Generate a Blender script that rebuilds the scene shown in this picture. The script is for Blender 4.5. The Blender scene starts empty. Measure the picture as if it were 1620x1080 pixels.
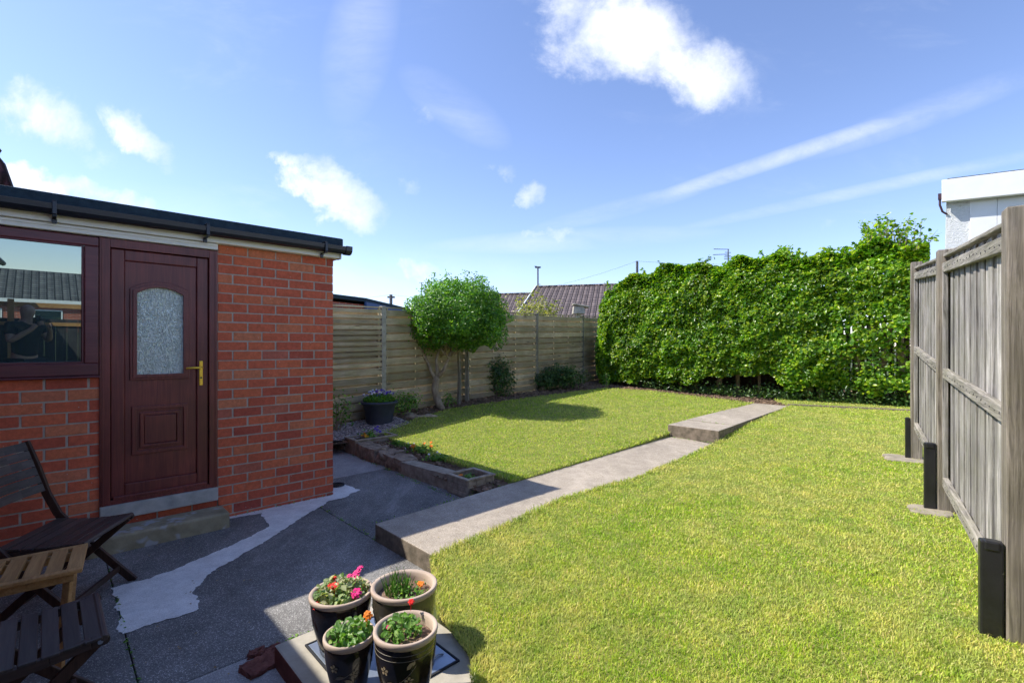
import bpy, bmesh, math, random
import numpy as np
from mathutils import Vector, Matrix, noise
from mathutils.geometry import delaunay_2d_cdt
random.seed(7); rng = np.random.default_rng(7)
PI = math.pi; R = math.radians
scn = bpy.context.scene; COL = scn.collection
H = 1.48; F = 765.0; HV = 547.0           # eye height; survey constants used to measure points on real planes

# ------------------------------------------------------------------ survey helpers
def gp(u, v, z=0.0):                       # point on the horizontal plane z
    Y = (H - z) * F / (v - HV); return ((u - 810) / F * Y, Y)
CW = Vector((-1.782, 4.816)); W = Vector((.7227, .6911)).normalized(); N = Vector((W.y, -W.x))   # garage corner, along wall, outward
def L(s, o):                               # wall frame -> world xy
    p = CW + s * W + o * N; return (p.x, p.y)
def WL(u, v, o=0.0):                       # a point on the garage front plane -> (s, z)
    c = CW + o * N; k = (u - 810) / F
    s = (k * c.y - c.x) / (W.x - k * W.y); Y = c.y + s * W.y
    return s, H - (v - HV) * Y / F
def sstep(a, b, x):
    t = min(1, max(0, (x - a) / (b - a))); return t * t * (3 - 2 * t)

# ------------------------------------------------------------------ object helpers
def tag(o, label=None, cat=None, group=None, kind=None):
    if label: o['label'] = label
    if cat: o['category'] = cat
    if group: o['group'] = group
    if kind: o['kind'] = kind
    return o
def empty(name, loc=(0, 0, 0), rz=0.0, label=None, cat=None, group=None):
    o = bpy.data.objects.new(name, None); COL.objects.link(o); o.empty_display_size = .1
    o.location = loc; o.rotation_euler = (0, 0, rz); return tag(o, label, cat, group)
class MB:
    def __init__(s): s.v = []; s.f = []
    def add(s, vs, fs):
        b = len(s.v); s.v += [tuple(p) for p in vs]; s.f += [tuple(i + b for i in f) for f in fs]; return s
    def box(s, c, d, rot=None, taper=1.0):
        vs = []
        for sz in (-1, 1):
            for sx, sy in ((-1, -1), (1, -1), (1, 1), (-1, 1)):
                k = taper if sz > 0 else 1
                p = Vector((sx * d[0] / 2 * k, sy * d[1] / 2 * k, sz * d[2] / 2))
                if rot is not None: p = rot @ p
                vs.append(p + Vector(c))
        return s.add(vs, [(3, 2, 1, 0), (4, 5, 6, 7), (0, 1, 5, 4), (1, 2, 6, 5), (2, 3, 7, 6), (3, 0, 4, 7)])
    def bx(s, x0, x1, y0, y1, z0, z1):
        return s.box(((x0 + x1) / 2, (y0 + y1) / 2, (z0 + z1) / 2), (x1 - x0, y1 - y0, z1 - z0))
    def bar(s, a, b, w, t, up=(0, 0, 1)):  # rectangular bar a->b, width w across, thickness t
        a = Vector(a); b = Vector(b); d = (b - a); l = d.length; d.normalize()
        side = d.cross(Vector(up)); side = side.normalized() if side.length > 1e-5 else Vector((1, 0, 0))
        u2 = side.cross(d)
        m = Matrix((d, side, u2)).transposed()
        return s.box((a + b) / 2, (l, w, t), m)
    def prism(s, poly, z0, z1):
        n = len(poly); z0f = z0 if callable(z0) else (lambda x, y: z0); z1f = z1 if callable(z1) else (lambda x, y: z1)
        vs = [(x, y, z0f(x, y)) for x, y in poly] + [(x, y, z1f(x, y)) for x, y in poly]
        fs = [tuple(range(n - 1, -1, -1)), tuple(range(n, 2 * n))] + [(i, (i + 1) % n, n + (i + 1) % n, n + i) for i in range(n)]
        return s.add(vs, fs)
    def tube(s, pts, rad, n=8, cap=True):
        pts = [Vector(p) for p in pts]; m = len(pts)
        if not hasattr(rad, '__len__'): rad = [rad] * m
        vs = []; fs = []; ref = None
        for i, p in enumerate(pts):
            d = (pts[min(i + 1, m - 1)] - pts[max(i - 1, 0)]).normalized()
            if ref is None: ref = d.orthogonal().normalized()
            ref = (ref - d * ref.dot(d)).normalized(); b = d.cross(ref)
            for k in range(n):
                a = 2 * PI * k / n; vs.append(p + rad[i] * (math.cos(a) * ref + math.sin(a) * b))
        for i in range(m - 1):
            for k in range(n):
                k2 = (k + 1) % n; fs.append((i * n + k, i * n + k2, (i + 1) * n + k2, (i + 1) * n + k))
        if cap: fs += [tuple(range(n - 1, -1, -1)), tuple(range((m - 1) * n, m * n))]
        return s.add(vs, fs)
    def lathe(s, prof, c=(0, 0, 0), n=32, cap=True):
        vs = []; fs = []; m = len(prof)
        for r, z in prof:
            for k in range(n):
                a = 2 * PI * k / n; vs.append((c[0] + r * math.cos(a), c[1] + r * math.sin(a), c[2] + z))
        for i in range(m - 1):
            for k in range(n):
                k2 = (k + 1) % n; fs.append((i * n + k, i * n + k2, (i + 1) * n + k2, (i + 1) * n + k))
        if cap and prof[0][0] > 1e-4: fs.append(tuple(range(n - 1, -1, -1)))
        if cap and prof[-1][0] > 1e-4: fs.append(tuple(range((m - 1) * n, m * n)))
        return s.add(vs, fs)
    def build(s, name, mat, parent=None, smooth=False, bevel=0, seg=2, jit=0, label=None):
        me = bpy.data.meshes.new(name)
        vs = s.v
        if jit: vs = [(x + random.uniform(-jit, jit), y + random.uniform(-jit, jit), z + random.uniform(-jit, jit)) for x, y, z in vs]
        me.from_pydata(vs, [], s.f); me.update()
        if smooth: me.polygons.foreach_set('use_smooth', [True] * len(me.polygons))
        me.materials.append(mat)
        o = bpy.data.objects.new(name, me); COL.objects.link(o); o.parent = parent
        if bevel:
            b = o.modifiers.new('b', 'BEVEL'); b.width = bevel; b.segments = seg; b.limit_method = 'ANGLE'; b.angle_limit = R(40)
            if smooth is False and seg > 1:
                pass
        if label: o['label'] = label
        return o
def fastmesh(name, V, Fc, mat, parent=None, smooth=False):   # V (n,3), Fc (m,k) uniform arity
    me = bpy.data.meshes.new(name); k = Fc.shape[1]; m = len(Fc)
    me.vertices.add(len(V)); me.vertices.foreach_set('co', V.astype(np.float32).ravel())
    me.loops.add(m * k); me.loops.foreach_set('vertex_index', Fc.astype(np.int32).ravel())
    me.polygons.add(m); me.polygons.foreach_set('loop_start', np.arange(0, m * k, k, dtype=np.int32))
    me.update(calc_edges=True)
    if smooth: me.polygons.foreach_set('use_smooth', np.ones(m, dtype=bool))
    me.materials.append(mat)
    o = bpy.data.objects.new(name, me); COL.objects.link(o); o.parent = parent; return o
def inpoly(x, y, poly):
    n = len(poly); c = np.zeros(np.shape(x), bool); j = n - 1
    for i in range(n):
        xi, yi = poly[i]; xj, yj = poly[j]
        c ^= ((yi > y) != (yj > y)) & (x < (xj - xi) * (y - yi) / (yj - yi + 1e-12) + xi); j = i
    return c
def sheet(name, poly, hf, mat, res=.15, skirt=0, label=None, noiseamp=0, nscale=3):
    pts = []
    n = len(poly)
    for i in range(n):
        a = Vector(poly[i]); b = Vector(poly[(i + 1) % n]); k = max(1, int((b - a).length / res))
        for j in range(k): pts.append(a + (b - a) * j / k)
    nb = len(pts); xs = [p.x for p in pts]; ys = [p.y for p in pts]
    gx, gy = np.meshgrid(np.arange(min(xs) + res / 2, max(xs), res), np.arange(min(ys) + res / 2, max(ys), res))
    gx = gx.ravel() + rng.uniform(-.2, .2, gx.size) * res; gy = gy.ravel() + rng.uniform(-.2, .2, gy.size) * res
    ok = inpoly(gx, gy, poly)
    pts += [Vector((float(a), float(b))) for a, b in zip(gx[ok], gy[ok])]
    co, ed, fa, *_ = delaunay_2d_cdt(pts, [(i, (i + 1) % nb) for i in range(nb)], [], 1, 1e-5)
    vs = []
    for p in co:
        z = hf(p.x, p.y)
        if noiseamp: z += noiseamp * noise.fractal(Vector((p.x * nscale, p.y * nscale, 0)), 1, 2, 4)
        vs.append((p.x, p.y, z))
    fs = [tuple(f) for f in fa]
    if skirt:
        b = len(vs); vs += [(x, y, z - skirt) for x, y, z in vs[:nb]]
        fs += [((i + 1) % nb, i, b + i, b + (i + 1) % nb) for i in range(nb)]
    m = MB(); m.v = vs; m.f = fs
    return m.build(name, mat, smooth=True)

# ------------------------------------------------------------------ materials
class NT:
    def __init__(s, name):
        s.m = bpy.data.materials.new(name); s.m.use_nodes = True; s.t = s.m.node_tree; s.t.nodes.clear()
        s.out = s.n('ShaderNodeOutputMaterial'); s.b = s.n('ShaderNodeBsdfPrincipled'); s.l(s.b.outputs[0], s.out.inputs[0])
        s.co = s.n('ShaderNodeTexCoord').outputs['Object']
    def n(s, t): return s.t.nodes.new(t)
    def l(s, a, b): s.t.links.new(a, b)
    def map(s, sc, rot=(0, 0, 0), loc=(0, 0, 0), src=None):
        m = s.n('ShaderNodeMapping'); m.inputs['Scale'].default_value = sc; m.inputs['Rotation'].default_value = rot; m.inputs['Location'].default_value = loc
        s.l(src or s.co, m.inputs[0]); return m.outputs[0]
    def noise(s, scale, detail=4, rough=.6, src=None, dist=0):
        n = s.n('ShaderNodeTexNoise'); n.inputs['Scale'].default_value = scale; n.inputs['Detail'].default_value = detail
        n.inputs['Roughness'].default_value = rough; n.inputs['Distortion'].default_value = dist
        s.l(src or s.co, n.inputs['Vector']); return n.outputs[0]
    def vor(s, scale, feat='F1', src=None, out='Distance'):
        n = s.n('ShaderNodeTexVoronoi'); n.feature = feat; n.inputs['Scale'].default_value = scale; s.l(src or s.co, n.inputs['Vector']); return n.outputs[out]
    def ramp(s, fac, stops):
        r = s.n('ShaderNodeValToRGB'); s.l(fac, r.inputs[0]); e = r.color_ramp.elements
        while len(e) < len(stops): e.new(.5)
        for i, (p, c) in enumerate(stops):
            e[i].position = p; e[i].color = (*(c if hasattr(c, '__len__') else (c, c, c)), 1)
        return r.outputs[0]
    def mix(s, fac, a, b, mode='MIX'):
        m = s.n('ShaderNodeMix'); m.data_type = 'RGBA'; m.blend_type = mode
        for i, x in ((0, fac), (6, a), (7, b)):
            if hasattr(x, 'is_linked') or hasattr(x, 'links'): s.l(x, m.inputs[i])
            elif i == 0: m.inputs[0].default_value = x
            else: m.inputs[i].default_value = (*x, 1) if len(x) == 3 else x
        return m.outputs[2]
    def math(s, op, a, b=0.0, clamp=False):
        m = s.n('ShaderNodeMath'); m.operation = op; m.use_clamp = clamp
        for i, x in ((0, a), (1, b)):
            if hasattr(x, 'links'): s.l(x, m.inputs[i])
            else: m.inputs[i].default_value = x
        return m.outputs[0]
    def isl(s): return s.n('ShaderNodeNewGeometry').outputs['Random Per Island']
    def col(s, c):
        if hasattr(c, 'links'): s.l(c, s.b.inputs['Base Color'])
        else: s.b.inputs['Base Color'].default_value = (*c, 1)
    def bump(s, h, strength=.3, dist=.01):
        b = s.n('ShaderNodeBump'); b.inputs['Strength'].default_value = strength; b.inputs['Distance'].default_value = dist
        s.l(h, b.inputs['Height']); s.l(b.outputs[0], s.b.inputs['Normal']); return b
    def set(s, rough=None, spec=None, metal=None, coat=None):
        if rough is not None: s.b.inputs['Roughness'].default_value = rough
        if spec is not None: s.b.inputs['Specular IOR Level'].default_value = spec
        if metal is not None: s.b.inputs['Metallic'].default_value = metal
        if coat is not None: s.b.inputs['Coat Weight'].default_value = coat; s.b.inputs['Coat Roughness'].default_value = .08
        return s
def M_noise(name, c1, c2, scale=8, rough=.8, bump=.2, bscale=60, isl=0, spec=.3, stretch=None, detail=5, bd=.004, metal=0, spots=None):
    t = NT(name); src = t.map(stretch) if stretch else None
    f = t.noise(scale, detail, .65, src)
    c = t.ramp(f, [(.3, c1), (.7, c2)])
    if isl:
        r = t.isl(); c = t.mix(1.0, c, t.ramp(r, [(0, (1 - isl,) * 3), (1, (1 + isl,) * 3)]), 'MULTIPLY')
    if spots:
        c = t.mix(t.ramp(t.noise(spots[1], 3, .7), [(spots[2], 0), (min(1, spots[2] + .06), 1)]), c, spots[0])
    t.col(c); t.set(rough, spec, metal)
    if bump: t.bump(t.noise(bscale, 4, .7, src), bump, bd)
    return t.m
def M_wood(name, c1, c2, axis=0, rough=.75, scale=6, isl=.25, bump=.4, moss=None, spec=.25, grain=30, lo=.36, knots=False):
    t = NT(name); st = [grain] * 3; st[axis] = grain * .045
    # each board gets its own grain: offset by island random
    r = t.isl(); cmb = t.n('ShaderNodeCombineXYZ')
    for i in range(3): t.l(t.math('MULTIPLY', r, 37.0 + i * 11), cmb.inputs[i])
    add = t.n('ShaderNodeVectorMath'); add.operation = 'ADD'; t.l(t.map(st), add.inputs[0]); t.l(cmb.outputs[0], add.inputs[1])
    g = t.noise(1.6, 7, .74, add.outputs[0], .7)
    c = t.ramp(g, [(lo, c1), (1 - lo, c2)])
    big = t.noise(2.2, 3, .6)
    c = t.mix(1.0, c, t.ramp(big, [(.3, (.72,) * 3), (.7, (1.2,) * 3)]), 'MULTIPLY')
    c = t.mix(1.0, c, t.ramp(r, [(0, (1 - isl,) * 3), (1, (1 + isl,) * 3)]), 'MULTIPLY')
    if moss: c = t.mix(t.math('MULTIPLY', t.ramp(t.noise(3.1, 5, .75), [(.42, 0), (.62, 1)]), moss[1]), c, moss[0])
    if knots:
        ks = [5.5, 5.5, 5.5]; ks[axis] = 1.5; kv = t.vor(1.0, 'F1', t.map(ks, (0, 0, 0), (.37, .71, .13)))
        c = t.mix(t.ramp(kv, [(.05, .85), (.085, .35), (.15, 0)]), c, tuple(x * .45 for x in c1))
        crack = t.noise(2.0, 3, .5, t.map([60 if i != axis else .8 for i in range(3)], (0, 0, 0), (1, 5, 3))); c = t.mix(t.ramp(crack, [(.30, .8), (.36, 0)]), c, tuple(x * .35 for x in c1))
    t.col(c); t.set(rough, spec); t.bump(g, bump, .004); return t.m
def M_leaf(name, c1, c2, c3, gloss=.35, trans=.35, size=1.0, spec=.5, pscale=1.5):
    t = NT(name); r = t.isl()
    c = t.ramp(r, [(0, c1), (.55, c2), (1, c3)])
    c = t.mix(1.0, c, t.ramp(t.noise(pscale, 3, .6), [(.3, (.7,) * 3), (.7, (1.3,) * 3)]), 'MULTIPLY')
    t.col(c); t.set(gloss, spec)
    tr = t.n('ShaderNodeBsdfTranslucent'); t.l(t.mix(1.0, c, (1.5, 1.6, .5), 'MULTIPLY'), tr.inputs[0])
    ms = t.n('ShaderNodeMixShader'); ms.inputs[0].default_value = trans
    t.l(t.b.outputs[0], ms.inputs[1]); t.l(tr.outputs[0], ms.inputs[2]); t.l(ms.outputs[0], t.out.inputs[0]); return t.m
def M_plain(name, c, rough=.5, spec=.5, metal=0, bump=0, bscale=40, var=.12):
    k1 = tuple(x * (1 - var) for x in c); k2 = tuple(min(1, x * (1 + var)) for x in c)
    return M_noise(name, k1, k2, 12, rough, bump, bscale, 0, spec, metal=metal)

# bricks: random hue per brick
def M_brick():
    t = NT('red_brick'); r = t.isl()
    c = t.ramp(r, [(0, (.40, .085, .058)), (.12, (.52, .112, .062)), (.5, (.58, .132, .068)), (.85, (.64, .160, .074)), (.95, (.60, .20, .10)), (1, (.44, .12, .085))])
    c = t.mix(1.0, c, t.ramp(t.noise(30, 6, .75), [(.25, (.68,) * 3), (.75, (1.3,) * 3)]), 'MULTIPLY')
    c = t.mix(1.0, c, t.ramp(t.noise(3, 4, .7), [(.25, (.8,) * 3), (.75, (1.15,) * 3)]), 'MULTIPLY')
    c = t.mix(t.math('MULTIPLY', t.ramp(t.noise(7, 8, .8), [(.60, 0), (.78, 1)]), .45), c, (.42, .34, .30))
    c = t.mix(t.ramp(t.vor(16), [(.035, 1), (.06, 0)]), c, (.55, .5, .45))
    t.col(c); t.set(.85, .25); t.bump(t.noise(90, 5, .8), .5, .004); return t.m
def M_aggregate(name, cd, cl, cstone, big=(.75, 1.25), joints=False, stone=.5):
    t = NT(name)
    f1 = t.vor(260, out='Color'); sep = t.n('ShaderNodeSeparateColor'); t.l(f1, sep.inputs[0])
    base = t.ramp(sep.outputs[0], [(.0, cd), (.62, cl), (stone + .32, cl), (1, cstone)])
    n = t.noise(1.3, 6, .62, t.map((1, .45, 1), (0, 0, R(44)))); c = t.mix(1.0, base, t.ramp(n, [(.3, (big[0],) * 3), (.7, (big[1],) * 3)]), 'MULTIPLY')
    c = t.mix(t.math('MULTIPLY', t.ramp(t.noise(2.4, 8, .72, t.map((1, .25, 1), (0, 0, R(40)), (4, 2, 0)), .8), [(.52, 0), (.68, 1)]), .28), c, cstone)
    n2 = t.noise(7, 6, .7); c = t.mix(1.0, c, t.ramp(n2, [(.3, (.82,) * 3), (.72, (1.18,) * 3)]), 'MULTIPLY')
    t.col(c); t.set(.8, .3); t.bump(t.vor(210), .5, .003); return t.m

mBrick = M_brick()
mMortar = M_noise('mortar', (.34, .285, .24), (.50, .43, .36), 20, .9, .5, 120)
mPatio = M_aggregate('aggregate_concrete', (.115, .111, .106), (.185, .179, .170), (.50, .485, .46), (.58, 1.45))
mPatio2 = M_aggregate('pale_aggregate', (.24, .235, .23), (.36, .35, .34), (.58, .56, .54))
mPath = M_aggregate('path_concrete', (.27, .23, .18), (.40, .345, .28), (.58, .51, .43), (.8, 1.15))
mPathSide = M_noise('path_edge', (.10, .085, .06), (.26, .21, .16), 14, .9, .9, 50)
mPatch = M_aggregate('new_cement', (.66, .65, .62), (.80, .79, .76), (.9, .9, .88), (.9, 1.08))
mCement = M_noise('cream_cement', (.34, .31, .25), (.50, .46, .38), 9, .85, .35, 60)
mStoneStep = M_noise('step_stone', (.22, .195, .12), (.42, .37, .25), 7, .8, .5, 50, spots=((.42, .42, .42), 4, .54))
mThreshold = M_noise('threshold', (.30, .31, .30), (.52, .51, .48), 10, .8, .3, 60)
mSoil = M_noise('soil', (.07, .042, .026), (.21, .135, .085), 22, .95, 1, 40, bd=.02)
mClod = M_noise('soil_clod', (.09, .055, .035), (.26, .18, .12), 30, .95, .6, 60, isl=.5)
mPebble = M_noise('pebble', (.22, .18, .17), (.42, .36, .34), 9, .7, .2, 60, isl=.55)
mLawn = M_noise('lawn_soil', (.13, .17, .03), (.27, .27, .07), 9, .95, .6, 60)
mRock = M_noise('rough_stone', (.15, .115, .085), (.42, .33, .24), 12, .9, .9, 24, bd=.012)
mBlock = M_noise('stone_block', (.22, .185, .14), (.44, .375, .29), 14, .9, .8, 40)
mDoor = M_wood('rosewood_finish', (.115, .020, .020), (.21, .045, .034), 2, .38, isl=.06, bump=.12, spec=.5)
mFrameH = M_wood('rosewood_frame', (.095, .018, .024), (.165, .036, .038), 0, .35, isl=.05, bump=.1, spec=.5)
mGutter = M_plain('gutter_plastic', (.012, .014, .022), .3, .5)
mFelt = M_noise('roof_felt', (.016, .032, .046), (.034, .060, .080), 20, .85, .8, 160, bd=.006)
mWhite = M_noise('white_plastic', (.78, .765, .71), (.86, .85, .80), 3, .45, .05, 30, spec=.5)
mWhite2 = M_noise('white_paint', (.74, .75, .75), (.82, .82, .82), 3, .6, .15, 60)
mDash = M_noise('pebbledash', (.68, .70, .70), (.82, .83, .83), 30, .9, 1, 60, bd=.02)
mBrass = M_plain('brass', (.95, .60, .07), .3, .5, .55)
mBlack = M_noise('black_plastic', (.012, .012, .014), (.022, .022, .025), 9, .38, .3, 40, spec=.5, spots=((.25, .25, .20), 16, .66))
mFenceV = M_wood('weathered_upright', knots=True, c1=(.13, .122, .115), c2=(.54, .51, .475), axis=2, rough=.85, isl=.40, moss=((.22, .22, .15), .35), bump=1.0)
mFenceP = M_wood('weathered_post', knots=True, c1=(.10, .086, .070), c2=(.38, .335, .28), axis=2, rough=.85, isl=.12, moss=((.19, .17, .10), .4), bump=1.0)
mFenceH = M_wood('weathered_board', knots=True, c1=(.24, .185, .115), c2=(.66, .54, .37), axis=0, rough=.85, isl=.32, moss=((.30, .29, .11), .3), grain=40, lo=.24)
mFenceR = M_wood('weathered_rail', knots=True, c1=(.14, .13, .115), c2=(.48, .445, .39), axis=0, rough=.85, isl=.15, moss=((.22, .21, .13), .4), bump=.9)
mConcPost = M_noise('concrete_post', (.28, .25, .20), (.48, .44, .36), 10, .9, .4, 60)
mFoot = M_noise('footing_concrete', (.22, .19, .14), (.40, .35, .27), 10, .9, .8, 30)
mDarkWood = M_wood('dark_stained_wood', (.032, .020, .017), (.075, .048, .038), 0, .42, isl=.25, bump=.2, spec=.5)
mDarkLeg = M_wood('dark_stained_leg', (.040, .020, .014), (.085, .045, .030), 2, .45, isl=.2, bump=.2, spec=.4)
mOak = M_wood('oiled_teak', (.36, .18, .06), (.58, .33, .13), 1, .5, isl=.18, bump=.15, spec=.4)
mBark = M_noise('pale_bark', (.20, .14, .09), (.50, .40, .29), 14, .9, .9, 40, stretch=(1, 1, .4), bd=.01)
mBark2 = M_noise('hedge_bark', (.18, .135, .085), (.42, .33, .22), 12, .9, .8, 40, stretch=(1, 1, .4), bd=.01)
mHedge = M_leaf('beech_leaf', (.055, .155, .012), (.15, .31, .018), (.42, .52, .030), .30, .48)
mTreeLeaf = M_leaf('privet_leaf', (.055, .165, .022), (.12, .28, .034), (.24, .42, .05), .3, .42)
mShrub = M_leaf('shrub_leaf', (.028, .07, .018), (.055, .13, .028), (.15, .24, .06), .35, .3)
mPlant = M_leaf('bedding_leaf', (.08, .20, .03), (.15, .33, .05), (.34, .48, .12), .45, .4)
mPaleLeaf = M_leaf('pale_leaf', (.20, .24, .06), (.32, .34, .10), (.42, .38, .15), .5, .35)
mVar = M_leaf('variegated_leaf', (.12, .24, .07), (.30, .38, .16), (.55, .52, .28), .45, .3)
mGlaze = M_noise('brown_glaze', (.010, .008, .008), (.030, .020, .016), 5, .14, .03, 30, spec=.7)
mGlaze2 = M_noise('olive_glaze', (.045, .040, .028), (.085, .072, .05), 5, .2, .03, 30, spec=.6)
mRim = M_noise('unglazed_rim', (.42, .32, .25), (.56, .45, .36), 9, .7, .15, 80)
mMotif = M_plain('cream_motif', (.42, .33, .20), .4)
mRing = M_plain('ring_line', (.16, .14, .10), .35)
mTub = M_noise('grey_tub', (.038, .046, .066), (.066, .076, .104), 4, .5, .15, 40)
mSteel = M_noise('galvanised_cover', (.24, .29, .38), (.36, .42, .52), 6, .38, .2, 30, spec=.5, metal=.55)
mDarkGap = M_plain('dark_seal', (.02, .022, .028), .8)
mRedPaint = M_noise('red_painted_side', (.12, .03, .022), (.20, .06, .04), 12, .8, .5, 50)
def petal(name, c): return M_plain(name, c, .6, .3, var=.15)
mPk, mRd, mOr, mYe, mPu, mWh = [petal(n, c) for n, c in (('pink_petal', (.75, .02, .20)), ('red_petal', (.75, .02, .015)), ('orange_petal', (.85, .22, .01)), ('yellow_petal', (.85, .45, .02)), ('violet_petal', (.13, .07, .45)), ('white_petal', (.75, .72, .8)))]

# glass of window: dark interior, mirror reflections as on double glazing
def M_glass(name, base, refl, rough=0.0, bumpy=False):
    t = NT(name); t.col(base); t.set(.6, .2)
    g = t.n('ShaderNodeBsdfGlossy'); g.inputs['Roughness'].default_value = rough; g.inputs['Color'].default_value = (.78, .95, .92, 1)
    fr = t.n('ShaderNodeFresnel'); fr.inputs[0].default_value = 1.5
    f = t.math('ADD', t.math('MULTIPLY', fr.outputs[0], 1.2), refl, True)
    ms = t.n('ShaderNodeMixShader'); t.l(f, ms.inputs[0]); t.l(t.b.outputs[0], ms.inputs[1]); t.l(g.outputs[0], ms.inputs[2]); t.l(ms.outputs[0], t.out.inputs[0])
    if bumpy:
        h = t.noise(26, 3, .55, t.map((1.5, 1, .9)), 2.2); b = t.bump(h, 1.0, .03); t.l(b.outputs[0], g.inputs['Normal'])
        w = t.ramp(h, [(.36, (.62, .72, .62)), (.50, (.92, .96, .86)), (.58, (.72, .80, .70))]); t.col(w)
    return t.m
mGlass = M_glass('window_glass', (.02, .042, .044), .27)
mObscure = M_glass('obscure_glass', (.2, .3, .28), .16, .10, True)

# ------------------------------------------------------------------ ground heights
CP = np.array([(-1.9, 7.1, .185), (-.9, 5.8, .16), (0, 4.9, .145), (1.2, 6.1, .142), (2.25, 7.15, .168), (3.5, 8.6, .285), (4.97, 10.0, .31), (5.1, 10.4, .33), (4.4, 11.5, .36), (2.45, 12.5, .45),
               (-2.22, 8.3, .36), (-.93, 9.92, .42), (.587, 11.82, .41), (1.97, 13.55, .49), (-1.58, 8.05, .27), (-1.05, 8.97, .33), (-.13, 9.78, .37), (1.34, 11.4, .42), (-3, 7.2, .22), (-2.4, 7.3, .2), (-4, 6, .2),
               (-.4, 3.0, .13), (.43, 4.35, .135), (1.3, 4.95, .14), (2.8, 6.6, .16), (3.6, 7.4, .25), (5.3, 9.3, .31), (4.49, 5.44, .20), (3.4, 3.8, .18), (2.15, 2.11, .165), (0, 1.5, .13), (6.5, 8.2, .33), (8, 8, .36), (7, 12, .4), (3, 15, .5)])
_d = np.linalg.norm(CP[:, None, :2] - CP[None, :, :2], axis=2)
_Wt = np.linalg.solve(_d + np.eye(len(CP)) * -.25, CP[:, 2] - CP[:, 2].mean())
def G(x, y):
    return float((np.hypot(CP[:, 0] - x, CP[:, 1] - y) * _Wt).sum() + CP[:, 2].mean())
def Gv(x, y):
    return (np.hypot(CP[:, 0][None] - x[:, None], CP[:, 1][None] - y[:, None]) * _Wt[None]).sum(1) + CP[:, 2].mean()

# ------------------------------------------------------------------ SETTING
m = MB(); m.add([(-300, -300, -.06), (300, -300, -.06), (300, 300, -.06), (-300, 300, -.06)], [(0, 1, 2, 3)])
tag(m.build('ground', M_noise('far_ground', (.05, .07, .02), (.10, .12, .04), .6)), kind='structure')
# patio bays (cast in place, 6 mm joints)
joint = .0028
def bay(s0, s1, o0, o1, mat, z=0.0, jit=0):
    m = MB(); g = joint
    m.prism([L(s0 + g, o0 + g), L(s0 + g, o1 - g), L(s1 - g, o1 - g), L(s1 - g, o0 + g)], -.08, z)
    return tag(m.build('patio', mat, bevel=.004), kind='structure')
bay(-.247, 1.6, -.56, 1.32, mPatio, .0)
bay(-1.76, -.247, -.56, 2.18, mPatio, .001)
bay(-.247, 1.35, 1.32, 2.18, mPatio, -.001)
bay(-3.27, -1.76, -.3, 2.6, mPatio, .002)
bay(-5, -3.27, -.3, 2.6, mPatio, .0)
bay(-.247, 2.2, -2.2, -.56, mPatio2, .003)
bay(-1.76, -1.02, 2.18, 3.2, mPatio2, .002)
bay(-3.27, -1.76, 2.6, 5, mPatio, .0)
bay(-.16, 1.5, 2.18, 4.2, mPatio2, -.03)
# pale new cement patch, irregular outline
px = [(178, 930), (225, 918), (275, 902), (330, 878), (385, 855), (428, 832), (412, 812), (360, 822), (362, 814), (440, 801), (523, 783.5), (528, 766), (540, 764), (556, 771), (569, 776), (545, 787), (520, 793), (500, 806), (472, 822), (450, 838), (410, 862), (370, 885), (335, 905), (318, 920), (306, 940), (316, 962), (300, 970), (250, 985), (192, 1004)]
poly = [gp(u, v) for u, v in px]
pp = []
for i in range(len(poly)):
    a = Vector(poly[i]); b = Vector(poly[(i + 1) % len(poly)]); k = max(1, int((b - a).length / .018))
    for j in range(k):
        p = a + (b - a) * j / k; p = p + Vector((noise.noise(Vector((p.x * 9, p.y * 9, 1))), noise.noise(Vector((p.x * 9, p.y * 9, 5))))) * .022 + Vector((noise.noise(Vector((p.x * 40, p.y * 40, 1))), noise.noise(Vector((p.x * 40, p.y * 40, 5))))) * .014 + Vector((random.uniform(-.004, .004), random.uniform(-.004, .004))); pp.append((p.x, p.y))
o = sheet('cement_patch', pp, lambda x, y: .0055, mPatch, .2); tag(o, kind='structure')
# paths
PL0 = (-1.046, 3.688)
lower = [PL0, (-.51, 3.122), (-.06, 3.66), (.45, 4.30), (1.26, 4.93), (2.80, 6.64), (2.40, 7.33)]
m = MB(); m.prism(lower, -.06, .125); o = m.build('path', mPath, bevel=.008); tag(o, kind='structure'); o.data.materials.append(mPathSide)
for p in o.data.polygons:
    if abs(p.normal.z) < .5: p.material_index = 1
B0 = Vector((2.334, 7.25)); B1 = Vector((2.865, 6.70)); E0 = Vector((4.97, 9.99)); E1 = Vector((5.45, 9.50))
def lerp(a, b, t): return a + (b - a) * t
def upper(t0, t1, z):
    m = MB(); m.prism([lerp(B0, E0, t0), lerp(B1, E1, t0), lerp(B1, E1, t1), lerp(B0, E0, t1)], 0, z)
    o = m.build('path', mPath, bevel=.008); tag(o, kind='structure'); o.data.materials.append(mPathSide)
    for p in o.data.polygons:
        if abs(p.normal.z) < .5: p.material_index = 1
upper(0, .17, .303); upper(.173, .70, .306); upper(.703, 1.0, .302)
m = MB(); m.prism([(5.42, 9.52), (5.50, 9.40), (7.9, 7.75), (7.95, 7.88)], .1, lambda x, y: G(x, y) + .03); tag(m.build('kerb', mPathSide, bevel=.005), kind='structure')

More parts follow.
